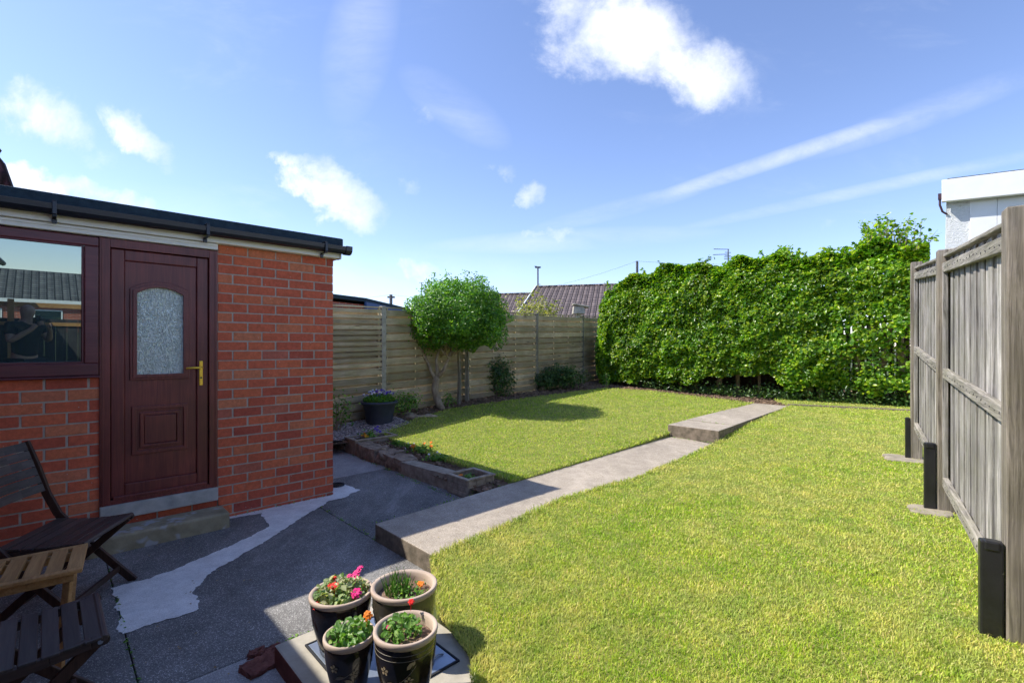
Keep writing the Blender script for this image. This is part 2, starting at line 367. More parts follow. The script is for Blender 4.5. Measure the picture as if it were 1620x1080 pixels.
lawnR = [(-.51, 3.10), (-.07, 3.62), (.45, 4.28), (1.26, 4.91), (2.86, 6.66), (5.46, 9.44), (8.0, 7.7), (8.0, 7.2), (4.75, 5.35), (2.45, 2.25), (2.45, 1.9), (1.2, .7), (-.0, 1.0), (-.12, 1.7), (-.16, 2.1), (-.36, 2.45)]
lawnL = [(.02, 4.80), (1.22, 6.05), (2.36, 7.24), (4.92, 9.90), (4.72, 10.25), (4.05, 11.0), (3.35, 11.75), (2.35, 12.05), (1.34, 11.2), (.6, 10.5), (-.13, 9.72), (-1.05, 8.92), (-1.58, 8.05), (-1.92, 7.2), (-1.75, 6.85), (-.905, 5.79), (-.34, 5.2)]
lawnS = [(5.5, 9.58), (8.0, 7.95), (9, 8.6), (6.2, 10.6), (5.6, 10.3)]
tag(sheet('lawn', lawnR, G, mLawn, .2, .25), kind='structure'); tag(sheet('lawn', lawnL, G, mLawn, .2, .05), kind='structure'); tag(sheet('lawn', lawnS, G, mLawn, .2, .05), kind='structure')
soil = [(-.56, 4.80), (-.42, 4.68), (-.27, 4.51), (.02, 4.81), (2.3, 7.29), (4.9, 10.02), (5.4, 9.56), (6.4, 9.3), (8.6, 8.0), (10.5, 9.5), (5, 16), (1.0, 13.6), (-3.4, 7.2), (-2.7, 6.35), (-2.2, 6.7)]
o = sheet('garden_soil', soil, lambda x, y: G(x, y) - .035, mSoil, .12, 0, noiseamp=.022, nscale=5); tag(o, kind='structure')
grav = [L(.0, -1.95), (-2.5, 6.62), (-2.22, 6.78), (-1.95, 7.1), (-1.62, 7.75), (-1.95, 8.1), (-2.5, 7.8), (-5.5, 4.6), (-4.5, 5.0)]
tag(sheet('gravel_bed', grav, lambda x, y: max(.17, G(x, y) - .01), mPebble, .15), kind='structure')

# clods & pebbles (uncountable)
def blobs(name, pts, size, mat, flat=.6, n=1):
    t = (1 + 5 ** .5) / 2
    iv = np.array([(-1, t, 0), (1, t, 0), (-1, -t, 0), (1, -t, 0), (0, -1, t), (0, 1, t), (0, -1, -t), (0, 1, -t), (t, 0, -1), (t, 0, 1), (-t, 0, -1), (-t, 0, 1)]) / 1.9
    fi = np.array([(0, 11, 5), (0, 5, 1), (0, 1, 7), (0, 7, 10), (0, 10, 11), (1, 5, 9), (5, 11, 4), (11, 10, 2), (10, 7, 6), (7, 1, 8), (3, 9, 4), (3, 4, 2), (3, 2, 6), (3, 6, 8), (3, 8, 9), (4, 9, 5), (2, 4, 11), (6, 2, 10), (8, 6, 7), (9, 8, 1)])
    K = len(pts); sc = (size[0] + (size[1] - size[0]) * rng.random(K) ** 2)[:, None, None] * (1 + .5 * (rng.random((K, 1, 3)) - .5))
    sc[:, :, 2] *= flat
    a = rng.random(K) * 2 * PI; c, s = np.cos(a), np.sin(a)
    V = iv[None] * (1 + .3 * (rng.random((K, 12, 1)) - .5)) * sc
    X = V[..., 0] * c[:, None] - V[..., 1] * s[:, None]; Y = V[..., 0] * s[:, None] + V[..., 1] * c[:, None]
    V = np.stack([X, Y, V[..., 2]], -1) + pts[:, None, :]
    Fc = (fi[None] + (np.arange(K) * 12)[:, None, None]).reshape(-1, 3)
    return fastmesh(name, V.reshape(-1, 3), Fc, mat, smooth=True)
def scatter(poly, n, off=0.0):
    xs = [p[0] for p in poly]; ys = [p[1] for p in poly]
    x = rng.uniform(min(xs), max(xs), n * 3); y = rng.uniform(min(ys), max(ys), n * 3); ok = inpoly(x, y, poly); x, y = x[ok][:n], y[ok][:n]
    return np.stack([x, y, Gv(x, y) + off], 1)
P = scatter(grav, 14000); P[:, 2] = np.maximum(P[:, 2], .18) + .0
tag(blobs('gravel', P, (.008, .022), mPebble), 'pale mixed pebbles spread behind the stone edging near the garage', 'gravel', kind='stuff')
P = scatter(soil, 26000, -.03); keep = ~(inpoly(P[:, 0], P[:, 1], lawnL) | inpoly(P[:, 0], P[:, 1], grav) | inpoly(P[:, 0], P[:, 1], lawnS)); P = P[keep]
tag(blobs('soil_clods', P, (.008, .035), mClod, .7), 'crumbly brown soil and bark bits in the planting beds', 'soil', kind='stuff')

# ------------------------------------------------------------------ GRASS
def M_grass(dk_):
    t = NT('grass_blade'); r = t.isl()
    c = t.ramp(r, [(0, (.19, .37, .010)), (.36, (.37, .58, .016)), (.64, (.54, .69, .030)), (.78, (.70, .70, .11)), (.92, (.84, .74, .34)), (1, (.60, .42, .20))])
    dry = t.math('ADD', t.math('MULTIPLY', t.ramp(t.noise(.75, 3, .6, t.map((1, 1, 1), (0, 0, 0), (2.3, 1.1, 0))), [(.38, 0), (.62, 1)]), .45), t.math('MULTIPLY', t.ramp(t.noise(3.0, 8, .75), [(.40, 0), (.62, 1)]), .6), True)
    c = t.mix(t.math('MULTIPLY', dry, dk_), c, (.80, .69, .27))
    dk = t.ramp(t.noise(5, 4, .6), [(.3, (.68, .84, .7)), (.65, (1.1, 1.08, 1.0))]); c = t.mix(1.0, c, dk, 'MULTIPLY')
    bs = t.ramp(t.noise(7, 7, .8, t.map((1, 1, 1), (0, 0, 0), (5, 3, 0))), [(.57, 0), (.70, 1)]); c = t.mix(t.math('MULTIPLY', bs, .42), c, (.34, .24, .11))
    t.col(c); t.set(.5, .25)
    tr = t.n('ShaderNodeBsdfTranslucent'); t.l(c, tr.inputs[0]); ms = t.n('ShaderNodeMixShader'); ms.inputs[0].default_value = .4
    t.l(t.b.outputs[0], ms.inputs[1]); t.l(tr.outputs[0], ms.inputs[2]); t.l(ms.outputs[0], t.out.inputs[0]); return t.m
mGrassR = M_grass(.68); mGrassL = M_grass(.42)
def edge_dist(x, y, poly):
    d = np.full(x.shape, 9.0)
    for i in range(len(poly)):
        ax, ay = poly[i]; bx_, by_ = poly[(i + 1) % len(poly)]; dx, dy = bx_ - ax, by_ - ay
        t = np.clip(((x - ax) * dx + (y - ay) * dy) / (dx * dx + dy * dy), 0, 1); d = np.minimum(d, np.hypot(x - ax - t * dx, y - ay - t * dy))
    return d
def grass(name, poly, dens, label):
    xs = [p[0] for p in poly]; ys = [p[1] for p in poly]; A = (max(xs) - min(xs)) * (max(ys) - min(ys)); n = int(A * dens)
    x = rng.uniform(min(xs) - .03, max(xs) + .03, n); y = rng.uniform(min(ys) - .03, max(ys) + .03, n)
    D = np.maximum(1.9, np.hypot(x, y)); keep = (rng.random(n) < (1.9 / D) ** 1.55) & (inpoly(x, y, poly) | (edge_dist(x, y, poly) < .022)) & (np.abs(x) < y * 1.15 + .3) & (y > 1.6)
    x, y, D = x[keep], y[keep], D[keep]; n = len(x)
    ed = edge_dist(x, y, poly); edge = np.clip(1 - ed / .09, 0, 1)
    h = (.010 + .019 * rng.random(n) ** 1.3) * (1 + .9 * edge * rng.random(n)); tuft = np.array([noise.noise(Vector((a * 2.6, b * 2.6, 3))) for a, b in zip(x, y)]); h *= 1 + .35 * tuft
    wd = (.0010 + .0008 * rng.random(n)) * (D / 1.9) ** .75
    a = rng.random(n) * 2 * PI; lean = (.2 + .85 * rng.random(n)) * h; b = a + rng.normal(0, .5, n)
    z = Gv(x, y) - .004
    px_, py_ = np.cos(a + PI / 2) * wd, np.sin(a + PI / 2) * wd; lx, ly = np.cos(b) * lean, np.sin(b) * lean
    V = np.empty((n, 5, 3)); 
    V[:, 0] = np.stack([x - px_, y - py_, z], 1); V[:, 1] = np.stack([x + px_, y + py_, z], 1)
    V[:, 2] = np.stack([x + lx * .35 + px_ * .9, y + ly * .35 + py_ * .9, z + h * .62], 1); V[:, 3] = np.stack([x + lx * .35 - px_ * .9, y + ly * .35 - py_ * .9, z + h * .62], 1)
    V[:, 4] = np.stack([x + lx, y + ly, z + h * .92], 1)
    base = (np.arange(n) * 5)[:, None]
    T = np.concatenate([base + np.array([[0, 1, 2]]), base + np.array([[0, 2, 3]]), base + np.array([[3, 2, 4]])], 0)
    return tag(fastmesh(name, V.reshape(-1, 3), T, mGrassL if poly is lawnL else mGrassR), label, 'grass', kind='stuff')
grass('grass', lawnR, 46000, 'mown yellow green grass right of the concrete path')
grass('grass', lawnL, 32000, 'mown bright green grass left of the concrete path')
grass('grass', lawnS, 26000, 'strip of yellowish grass beyond the kerb under the hedge')

# ------------------------------------------------------------------ LEAF helper
def leaves(name, P, Nrm, size, mat, parent=None, spread=.6, aspect=.55, fold=.25, droop=.0):
    K = len(P); n = Nrm + spread * rng.normal(size=(K, 3)); n /= np.linalg.norm(n, axis=1)[:, None] + 1e-9
    t = rng.normal(size=(K, 3)); t[:, 2] -= droop; t -= n * (t * n).sum(1)[:, None]; t /= np.linalg.norm(t, axis=1)[:, None] + 1e-9
    b = np.cross(n, t); s = (size[0] + (size[1] - size[0]) * rng.random(K))[:, None]
    V = np.empty((K, 6, 3)); w = s * aspect / 2
    V[:, 0] = P - t * s / 2; V[:, 3] = P + t * s / 2 - n * s * .1
    V[:, 1] = P - t * s * .15 + b * w + n * s * fold * .4; V[:, 2] = P + t * s * .2 + b * w * .85 + n * s * fold * .4
    V[:, 5] = P - t * s * .15 - b * w + n * s * fold * .4; V[:, 4] = P + t * s * .2 - b * w * .85 + n * s * fold * .4
    base = (np.arange(K) * 6)[:, None]
    Fq = np.concatenate([base + np.array([[0, 1, 2, 3]]), base + np.array([[0, 3, 4, 5]])], 0)
    return fastmesh(name, V.reshape(-1, 3), Fq, mat, parent)
def nz(p, sc, seed=0): return noise.fractal(Vector((p[0] * sc + seed, p[1] * sc, p[2] * sc)), 1, 2, 3)
def crown_pts(c, r, n, lump=.22, lsc=2.2, shell=.30, seed=0, zmin=None):
    d = rng.normal(size=(n, 3)); d /= np.linalg.norm(d, axis=1)[:, None]
    k = 1 - shell * rng.random(n) ** 1.6
    l = np.array([1 + lump * nz(q, lsc, seed) for q in d])
    P = np.array(c) + d * np.array(r) * (k * l)[:, None]; return P, d

# ------------------------------------------------------------------ GARAGE
rzW = math.atan2(W.y, W.x)
GA = empty('garage', (CW.x, CW.y, 0), rzW, 'red brick flat roofed garage with dark gutter and rosewood door', 'garage')
COURSE = .0828; BL = .2345
def bricks(mb, s0, s1, z0, z1, y=0.0, phase=0, depth=.10, seed=0, skip=None):
    rr = random.Random(seed); k = 0; z = z1
    while z > z0 + .01:
        zt = z - .0; zb = z - COURSE + .0105; x = s0 - (BL / 2 if (k + phase) % 2 else 0)
        while x < s1 - .004:
            a = max(x + .0062, s0); b = min(x + BL - .0062, s1)
            if b - a > .02:
                j = rr.uniform(-.0018, .0018)
                mb.bx(a + rr.uniform(-.0015, .0015), b + rr.uniform(-.0015, .0015), y + .0005 + j, y + depth, max(zb, z0) + rr.uniform(-.001, .001), zt + rr.uniform(-.001, .001))
            x += BL
        z -= COURSE; k += 1
sD0, sD1 = -1.774, -1.007; zF = 2.285; zS = .285
m = MB()
bricks(m, sD1, 0, 0, 2.342, seed=1)
bricks(m, -5.0, sD0 + .002, 0, 1.245, phase=1, seed=2)
bricks(m, sD0, sD1 - .002, 0, .175, y=.012, phase=1, seed=3)
gb = m.build('brick_face', mBrick, GA, bevel=.0025, seg=1)
m = MB(); m.bx(sD1 + .003, -.004, .004, .11, -.02, 2.36); m.bx(-5, sD0 - .004, .004, .11, -.02, 1.243); m.bx(sD0 + .01, sD1 - .01, .02, .11, -.02, .2)
m.build('mortar', mMortar, GA)
# side wall with its own bricks, going back from the corner
m = MB()
rr = random.Random(5); z = 2.342; k = 0
while z > 0.01:
    y = .105 - (BL / 2 if k % 2 else 0)
    while y < 3.0:
        m.bx(-.11, .002 + rr.uniform(-.0015, .0015), max(.100, y + .005), y + BL - .005, max(0, z - COURSE + .01), z); y += BL
    z -= COURSE; k += 1
m.bx(-.12, -.006, .1, 3.0, -.02, 2.36); m.build('side_wall', mBrick, GA, bevel=.002, seg=1)
m = MB(); m.bx(-5, 0, 2.9, 3.0, 0, 2.36); m.bx(-5, -4.9, .11, 2.9, 0, 2.36); m.build('rear_wall', mBrick, GA)
# roof
m = MB(); m.bx(-5.1, .055, -.115, 3.12, 2.432, 2.536); m.build('roof', mFelt, GA, bevel=.012, seg=2)
m = MB(); m.bx(-5.1, .035, -.075, -.006, 2.343, 2.43); m.build('fascia', mWhite, GA, bevel=.003, label='white plastic fascia board under the gutter')
m = MB(); m.bx(.0362, .052, -.080, -.003, 2.338, 2.43); m.bx(.0362, .05, -.002, 3.1, 2.343, 2.43); m.build('fascia', mWhite, GA, bevel=.002)
m = MB(); m.bx(-5.1, -1.012, -.040, .02, 2.29, 2.341); m.bx(-5.1, -1.02, -.048, -.0405, 2.318, 2.338); m.build('trim', mWhite, GA, bevel=.004, label='cream trim strip above door and window')
# gutter
gt = MB(); prof = [(-.078, 2.455), (-.080, 2.425), (-.088, 2.400), (-.108, 2.384), (-.138, 2.380), (-.165, 2.390), (-.182, 2.412), (-.186, 2.448), (-.180, 2.450), (-.176, 2.415), (-.16, 2.397), (-.138, 2.388), (-.11, 2.392), (-.094, 2.405), (-.086, 2.43), (-.084, 2.455)]
n = len(prof); vs = [(-5.1, a, b) for a, b in prof] + [(.06, a, b) for a, b in prof]
gt.add(vs, [(i, (i + 1) % n, n + (i + 1) % n, n + i) for i in range(n)] + [tuple(range(n - 1, -1, -1)), tuple(range(n, 2 * n))])
gut = gt.build('gutter', mGutter, GA)
m = MB(); q = [(-.074, 2.452), (-.078, 2.4), (-.10, 2.378), (-.138, 2.373), (-.17, 2.382), (-.19, 2.408), (-.192, 2.455)]
nq = len(q); m.add([(.05, a, b) for a, b in q] + [(.115, a, b) for a, b in q], [(i, (i + 1) % nq, nq + (i + 1) % nq, nq + i) for i in range(nq)] + [tuple(range(nq - 1, -1, -1)), tuple(range(nq, 2 * nq))])
m.build('end_stop', mGutter, gut, bevel=.004)
for u, v in ((86, 335), (327, 372), (513, 398), (-160, 330)):
    s, _ = WL(u, v, .14); m = MB()
    m.bx(s - .012, s + .012, -.198, -.186, 2.375, 2.462); m.bx(s - .012, s + .012, -.185, -.078, 2.362, 2.373); m.bx(s - .014, s + .014, -.092, -.076, 2.33, 2.361); m.bx(s - .012, s + .012, -.19, -.10, 2.4625, 2.470)
    m.build('bracket', mGutter, gut, bevel=.003)
# door
dr = MB(); y0 = -.012
fw = .062
dr.bx(sD0, sD0 + fw, y0, .06, zS, zF); dr.bx(sD1 - fw, sD1, y0, .06, zS, zF)
dr.bx(sD0 + fw, sD1 - fw, y0 + .0005, .06, zF - .065, zF)
dr.bx(sD0 + fw, sD1 - fw, y0 + .0005, .06, zS, zS + .035)
dr.bx(sD0 + .012, sD0 + .022, y0 - .006, y0, zS, zF); dr.bx(sD1 - .022, sD1 - .012, y0 - .004, y0, zS, zF - .02)
dframe = dr.build('door_frame', mDoor, GA, bevel=.006)
# leaf
a0, a1, b0, b1 = sD0 + fw + .004, sD1 - fw - .004, zS + .040, zF - .070
lf = MB(); st = .082; yl = .010
lf.bx(a0, a0 + st, yl, .05, b0, b1); lf.bx(a1 - st, a1, yl, .05, b0, b1)
lf.bx(a0 + st, a1 - st, yl, .05, b1 - st, b1); lf.bx(a0 + st, a1 - st, yl, .05, b0, b0 + .10)
lf.bx(a0 + st - .001, a1 - st + .001, yl + .014, .048, b0 + .099, b1 - st + .001)
door = lf.build('door', mDoor, GA, bevel=.007, seg=3)
def wpt(u, v): return WL(u, v, -.015)
gx0, gz0 = wpt(216, 591); gx1, gz1 = wpt(290, 468); gzm = wpt(252, 455)[1]
gz0 = (gz0 + wpt(290, 592)[1]) / 2
def arch(x0, x1, z0, z1, zm, n=14):
    pts = [(x0, z0), (x1, z0)]
    for i in range(n + 1):
        t = i / n; x = x1 + (x0 - x1) * t; pts.append((x, z1 + (zm - z1) * (1 - (2 * t - 1) ** 2)))
    return pts
def ring(inner, outer, y0, y1, name, mat, parent, bevel=.004):
    n = len(inner); m = MB()
    vs = [(x, y1, z) for x, z in outer] + [(x, y0, z) for x, z in outer] + [(x, y0, z) for x, z in inner] + [(x, y1, z) for x, z in inner]
    fs = []
    for i in range(n):
        j = (i + 1) % n
        for a in range(3): fs.append((a * n + i, a * n + j, (a + 1) * n + j, (a + 1) * n + i))
    m.add(vs, fs); return m.build(name, mat, parent, bevel=bevel)
zt = (wpt(216, 463)[1] + gz1) / 2
inn = arch(gx0, gx1, gz0, zt, gzm); out = arch(gx0 - .042, gx1 + .042, gz0 - .042, zt + .036, gzm + .044)
ring(inn, out, .006, .024, 'glazing_frame', mDoor, door)
ring(arch(gx0 + .002, gx1 - .002, gz0 + .002, zt - .002, gzm - .002), arch(gx0 - .024, gx1 + .024, gz0 - .024, zt + .02, gzm + .024), -.004, .0058, 'glazing_bead', mDoor, door, .003)
m = MB(); m.add([(x, .016, z) for x, z in inn], [tuple(range(len(inn)))]); m.build('glass_pane', mObscure, door)
lx0, lz0 = wpt(213, 727); lx1, lz1 = wpt(296, 640)
lx0 = gx0 - .03; lx1 = gx1 + .03
def rect(x0, x1, z0, z1): return [(x0, z0), (x1, z0), (x1, z1), (x0, z1)]
lz0 = .635; lz1 = 1.01
ring(rect(lx0 + .03, lx1 - .03, lz0 + .03, lz1 - .03), rect(lx0, lx1, lz0, lz1), .008, .024, 'panel_moulding', mDoor, door)
ring(rect(lx0 + .075, lx1 - .075, lz0 + .075, lz1 - .075), rect(lx0 + .05, lx1 - .05, lz0 + .05, lz1 - .05), .008, .024, 'panel_moulding', mDoor, door)
m = MB(); m.bx(lx0 + .077, lx1 - .077, .012, .03, lz0 + .077, lz1 - .077); m.build('raised_panel', mDoor, door, bevel=.006)
m = MB(); m.bx(a0 + .012, a1 - .012, -.016, .009, zS + .030, zS + .058); m.build('weather_bar', mDoor, door, bevel=.006)
hs, hz = wpt(317.5, 581)
m = MB(); m.bx(hs - .0135, hs + .0135, .001, .0095, hz - .15, hz + .055); hp = m.build('handle', mBrass, door, bevel=.006, seg=3)
m = MB(); m.tube([(hs, .0, hz), (hs, -.045, hz), (hs - .012, -.052, hz), (hs - .06, -.054, hz + .001), (hs - .115, -.050, hz - .002)], [.009, .008, .009, .0085, .007], 10); m.build('lever', mBrass, hp, smooth=True)
m = MB(); m.lathe([(.0075, 0), (.0075, .006)], (0, 0, 0), 12); kh = m.build('keyhole', mBlack, hp); kh.location = (hs, .001, hz - .085); kh.rotation_euler = (R(90), 0, 0)
# window
wn = MB(); wx0, wx1, wz0, wz1 = -2.88, sD0 - .003, 1.262, 2.285
gzb, gzt, gxr = 1.352, 2.215, WL(133, 480)[0]
wn.bx(wx0, wx1, -.010, .06, wz0, gzb); wn.bx(wx0, wx1, -.010, .06, gzt, wz1 - .001); wn.bx(gxr, wx1, -.0095, .06, gzb, gzt); wn.bx(wx0, wx0 + .07, -.0095, .06, gzb, gzt)
win = wn.build('window', mFrameH, GA, bevel=.007)
m = MB(); m.bx(gxr - .014, gxr - .001, .0, .012, gzb, gzt); m.bx(-2.81, gxr - .0145, .0, .012, gzb + .0, gzb + .013); m.bx(-2.81, gxr - .0145, -.004, .005, gzt - .013, gzt); m.build('glazing_bead', mFrameH, win, bevel=.003)
m = MB(); m.add([(-2.83, .040, gzb - .01), (gxr + .01, .044, gzb - .01), (gxr + .01, .011, gzt + .01), (-2.83, .007, gzt + .01)], [(0, 1, 2, 3)]); m.build('glass_pane', mGlass, win)
m = MB(); m.bx(wx0 - .02, wx1 + .006, -.045, .05, 1.247, 1.2615); m.build('sill', mFrameH, win, bevel=.005)
m = MB(); m.bx(sD0 - .0, sD1 + .0, -.035, .10, .175, zS - .001); m.build('threshold', mThreshold, GA, bevel=.008, seg=2)
# doorstep
m = MB(); m.prism([L(-1.86, .012), L(-1.86, .27), L(-.975, .27), L(-.975, .012)], -.02, .128)
o = m.build('doorstep', mStoneStep, bevel=.022, seg=4); tag(o, 'worn mossy stone step below the brown door', 'doorstep')
# gully
gx, gy = gp(533, 768.5)
dg = empty('drain_gully', (gx, gy, .008), 0, 'round dark drain inlet set in pale cement at wall corner', 'drain')
m = MB(); m.lathe([(.060, 0), (.078, 0), (.078, .012), (.060, .012), (.060, 0)], n=28, cap=False); m.build('rim', mDarkGap, dg)
m = MB()
for i in range(-3, 4):
    w_ = math.sqrt(max(0, .06 ** 2 - (i * .017) ** 2)); m.box((0, i * .017, .004), (2 * w_, .006, .006))
m.build('grate', mGutter, dg)

# weeds in the joints and a little litter (uncountable)
P = []
def line(a, b, n, sp_=.01, z=0.0):
    a = Vector(a); b = Vector(b)
    for _ in range(n):
        q = a.lerp(b, random.random() if random.random() < .5 else min(1, max(0, round(random.random() * 7) / 7 + random.gauss(0, .02)))); P.append((q.x + random.gauss(0, sp_), q.y + random.gauss(0, sp_), z + abs(random.gauss(.004, .008))))
line(L(-.247, .3), L(-.247, 1.32), 60, .006); line(L(-1.76, .3), L(-1.76, 2.18), 70, .006); line(L(-1.3, 2.18), L(-.2, 2.18), 160, .012); line(L(-.25, 1.33), L(.28, 1.34), 60, .01); line(gp(560, 720), gp(712, 785), 260, .014); line(L(-.9, .02), L(0, .02), 50, .006); line(L(-.24, 1.30), L(1.0, 1.30), 0)
line((-.9, 3.85), (-.45, 4.32), 60, .01, .0); line(lower[0], lower[-1], 160, .012, .125); line((.0, 4.79), (2.35, 7.26), 200, .02, .128); line((2.3, 7.2), (2.85, 6.68), 60, .012, .128); line((2.75, 7.7), (3.25, 7.2), 40, .008, .303)
P = np.array(P); o = leaves('weeds', P, np.tile((0, -.2, 1.), (len(P), 1)), (.008, .022), mPlant, None, .9, .5); tag(o, 'tiny weeds and moss growing along the concrete joints', 'weeds', kind='stuff')
P = []
for _ in range(170):
    u_, v_ = random.choice([(random.uniform(200, 720), random.uniform(760, 1070)), (random.uniform(530, 700), random.uniform(715, 800))]); x_, y_ = gp(u_, v_, 0)
    if (Vector((x_, y_)) - CW).dot(N) > .05 or x_ > -1.6: P.append((x_, y_, .009))
for _ in range(60):
    k_ = random.random(); q = Vector(lower[0]).lerp(Vector(lower[-1]), k_) + Vector((.69, -.72)) * random.uniform(.05, .6); P.append((q.x, q.y, .132))
P = np.array(P); o = leaves('leaf_litter', P, np.tile((0, 0, 1.), (len(P), 1)), (.006, .018), M_leaf('dry_leaf', (.20, .12, .05), (.34, .24, .12), (.45, .38, .22), .8, .1), None, .15, .6); tag(o, 'dry leaf bits scattered over the patio and path', 'leaf litter', kind='stuff')

# ------------------------------------------------------------------ LEFT FENCE
FD = Vector((.624, .781)).normalized(); fang = math.atan2(FD.y, FD.x)
posts = [(-2.22, 8.3, .362, 2.13), (-.93, 9.92, .42, 2.19), (.587, 11.82, .40, 2.25), (1.966, 13.55, .488, 2.31)]
pm2 = (posts[0][0] - 2.2 * FD.x, posts[0][1] - 2.2 * FD.y, .2, 2.08); pm3 = (pm2[0] - 2.2 * FD.x, pm2[1] - 2.2 * FD.y, .2, 2.05)
pe = (posts[3][0] + 2.0 * FD.x, posts[3][1] + 2.0 * FD.y, .5, 2.36)
allp = [pm3, pm2] + posts + [pe]
LF = empty('timber_fence', (posts[0][0], posts[0][1], .2), fang, 'weathered horizontal board fence along the planting bed behind the round tree', 'fence')
def floc(x, y): d = Vector((x - posts[0][0], y - posts[0][1])); return d.dot(FD), d.dot(Vector((-FD.y, FD.x)))
for i, (x, y, z0, z1) in enumerate(allp):
    a, b = floc(x, y); m = MB(); w = .075 if i in (3, 5) else .09
    m.box((a, b - .0, (z1 + .03 - .4) / 2), (w, w, z1 + .03)); m.build('post', mFenceP if i >= 4 else mConcPost, LF, bevel=.006)
for i in range(len(allp) - 1):
    (x0, y0, za, ta), (x1, y1, zb, tb) = allp[i], allp[i + 1]
    a0_, b0_ = floc(x0, y0); a1_, b1_ = floc(x1, y1); Lp = a1_ - a0_ - .09; ca = (a0_ + a1_) / 2
    m = MB(); zbot = min(za, zb) - .30; top = (ta + tb) / 2 - .2; bb = (b0_ + b1_) / 2; slope = math.atan2(tb - ta, a1_ - a0_)
    rot = Matrix.Rotation(-slope, 3, 'Y'); hgt = top - zbot
    z = top - .02; k = 0; bw = .075 if i in (0, 1) else .135
    while z > zbot:
        h_ = (.090 if (i < 2 and z > top - .95) else .139)
        jj = random.uniform(-.003, .003); tl = Matrix.Rotation(R(random.uniform(3, 6)), 3, 'X'); wob = Matrix.Rotation(random.uniform(-.003, .003), 3, 'Y')
        m.box((ca, bb - .030, z - h_ / 2 + jj), (Lp, .014, h_ - .034 + random.uniform(-.004, .004)), rot @ tl @ wob)
        m.box((ca, bb + .036, z - h_ + jj), (Lp, .013, .105 if h_ > .1 else .07), rot @ wob)
        z -= h_; k += 1
    for fx in ((.02, .5, .98) if i < 2 else (.02, .34, .67, .98)):
        px_ = a0_ + .045 + Lp * fx; zc = (top + zbot) / 2 + (fx - .5) * (tb - ta)
        m.box((px_, bb - .009, zc + .01), (.022, .026, hgt))
    m.box((ca, bb - .004, top + .006), (Lp, .05, .022), rot)
    m.build('panel', mFenceH, LF)
# stakes beside the tree
for u, v, z0, top, rad, lab in ((726, 634, .40, 1.62, .035, 'round timber stake with pruned bark beside the pale tree trunk'), (738.5, 631, .41, 1.55, .04, 'square timber stake close to the fence right of the tree')):
    x, y = gp(u, v, z0); st_ = MB(); 
    if rad < .04: st_.tube([(0, 0, -.1), (.01, 0, .5), (-.01, 0, top - z0)], [.042, .036, .033], 9)
    else: st_.box((0, 0, (top - z0) / 2 - .05), (.07, .07, top - z0 + .1))
    o = st_.build('stake', mFenceP, bevel=.003); o.location = (x, y, z0); tag(o, lab, 'stake')

# ------------------------------------------------------------------ RIGHT FENCE
RP = [(4.49, 5.44, .20, 2.42), (3.345, 3.80, .18, 2.235), (2.205, 2.155, .165, 2.10)]
RD = (Vector(RP[0][:2]) - Vector(RP[2][:2])).normalized(); RN = Vector((RD.y, -RD.x))   # RN points away from the lawn
rang = math.atan2(RD.y, RD.x)
RF = empty('panel_fence', (RP[2][0], RP[2][1], .16), rang, 'tall grey weathered featheredge fence panels with square posts right of the lawn', 'fence')
def rloc(x, y): d = Vector((x - RP[2][0], y - RP[2][1])); return d.dot(RD), d.dot(Vector((-RD.y, RD.x)))
pa = []
for i, (x, y, z0, z1) in enumerate(RP + [(RP[2][0] - 1.95 * RD.x, RP[2][1] - 1.95 * RD.y, .14, 1.95)]):
    a, b = rloc(x, y); b = b - .05; pa.append((a + .0, b, z0, z1)); m = MB(); h = z1 - z0 + .3
    m.box((a + .05, b - (.015 if i == 1 else 0), z1 - h / 2 - .16), (.10, .13 if i == 1 else .10, h)); m.build('post', mFenceP, RF, bevel=.007, seg=2)
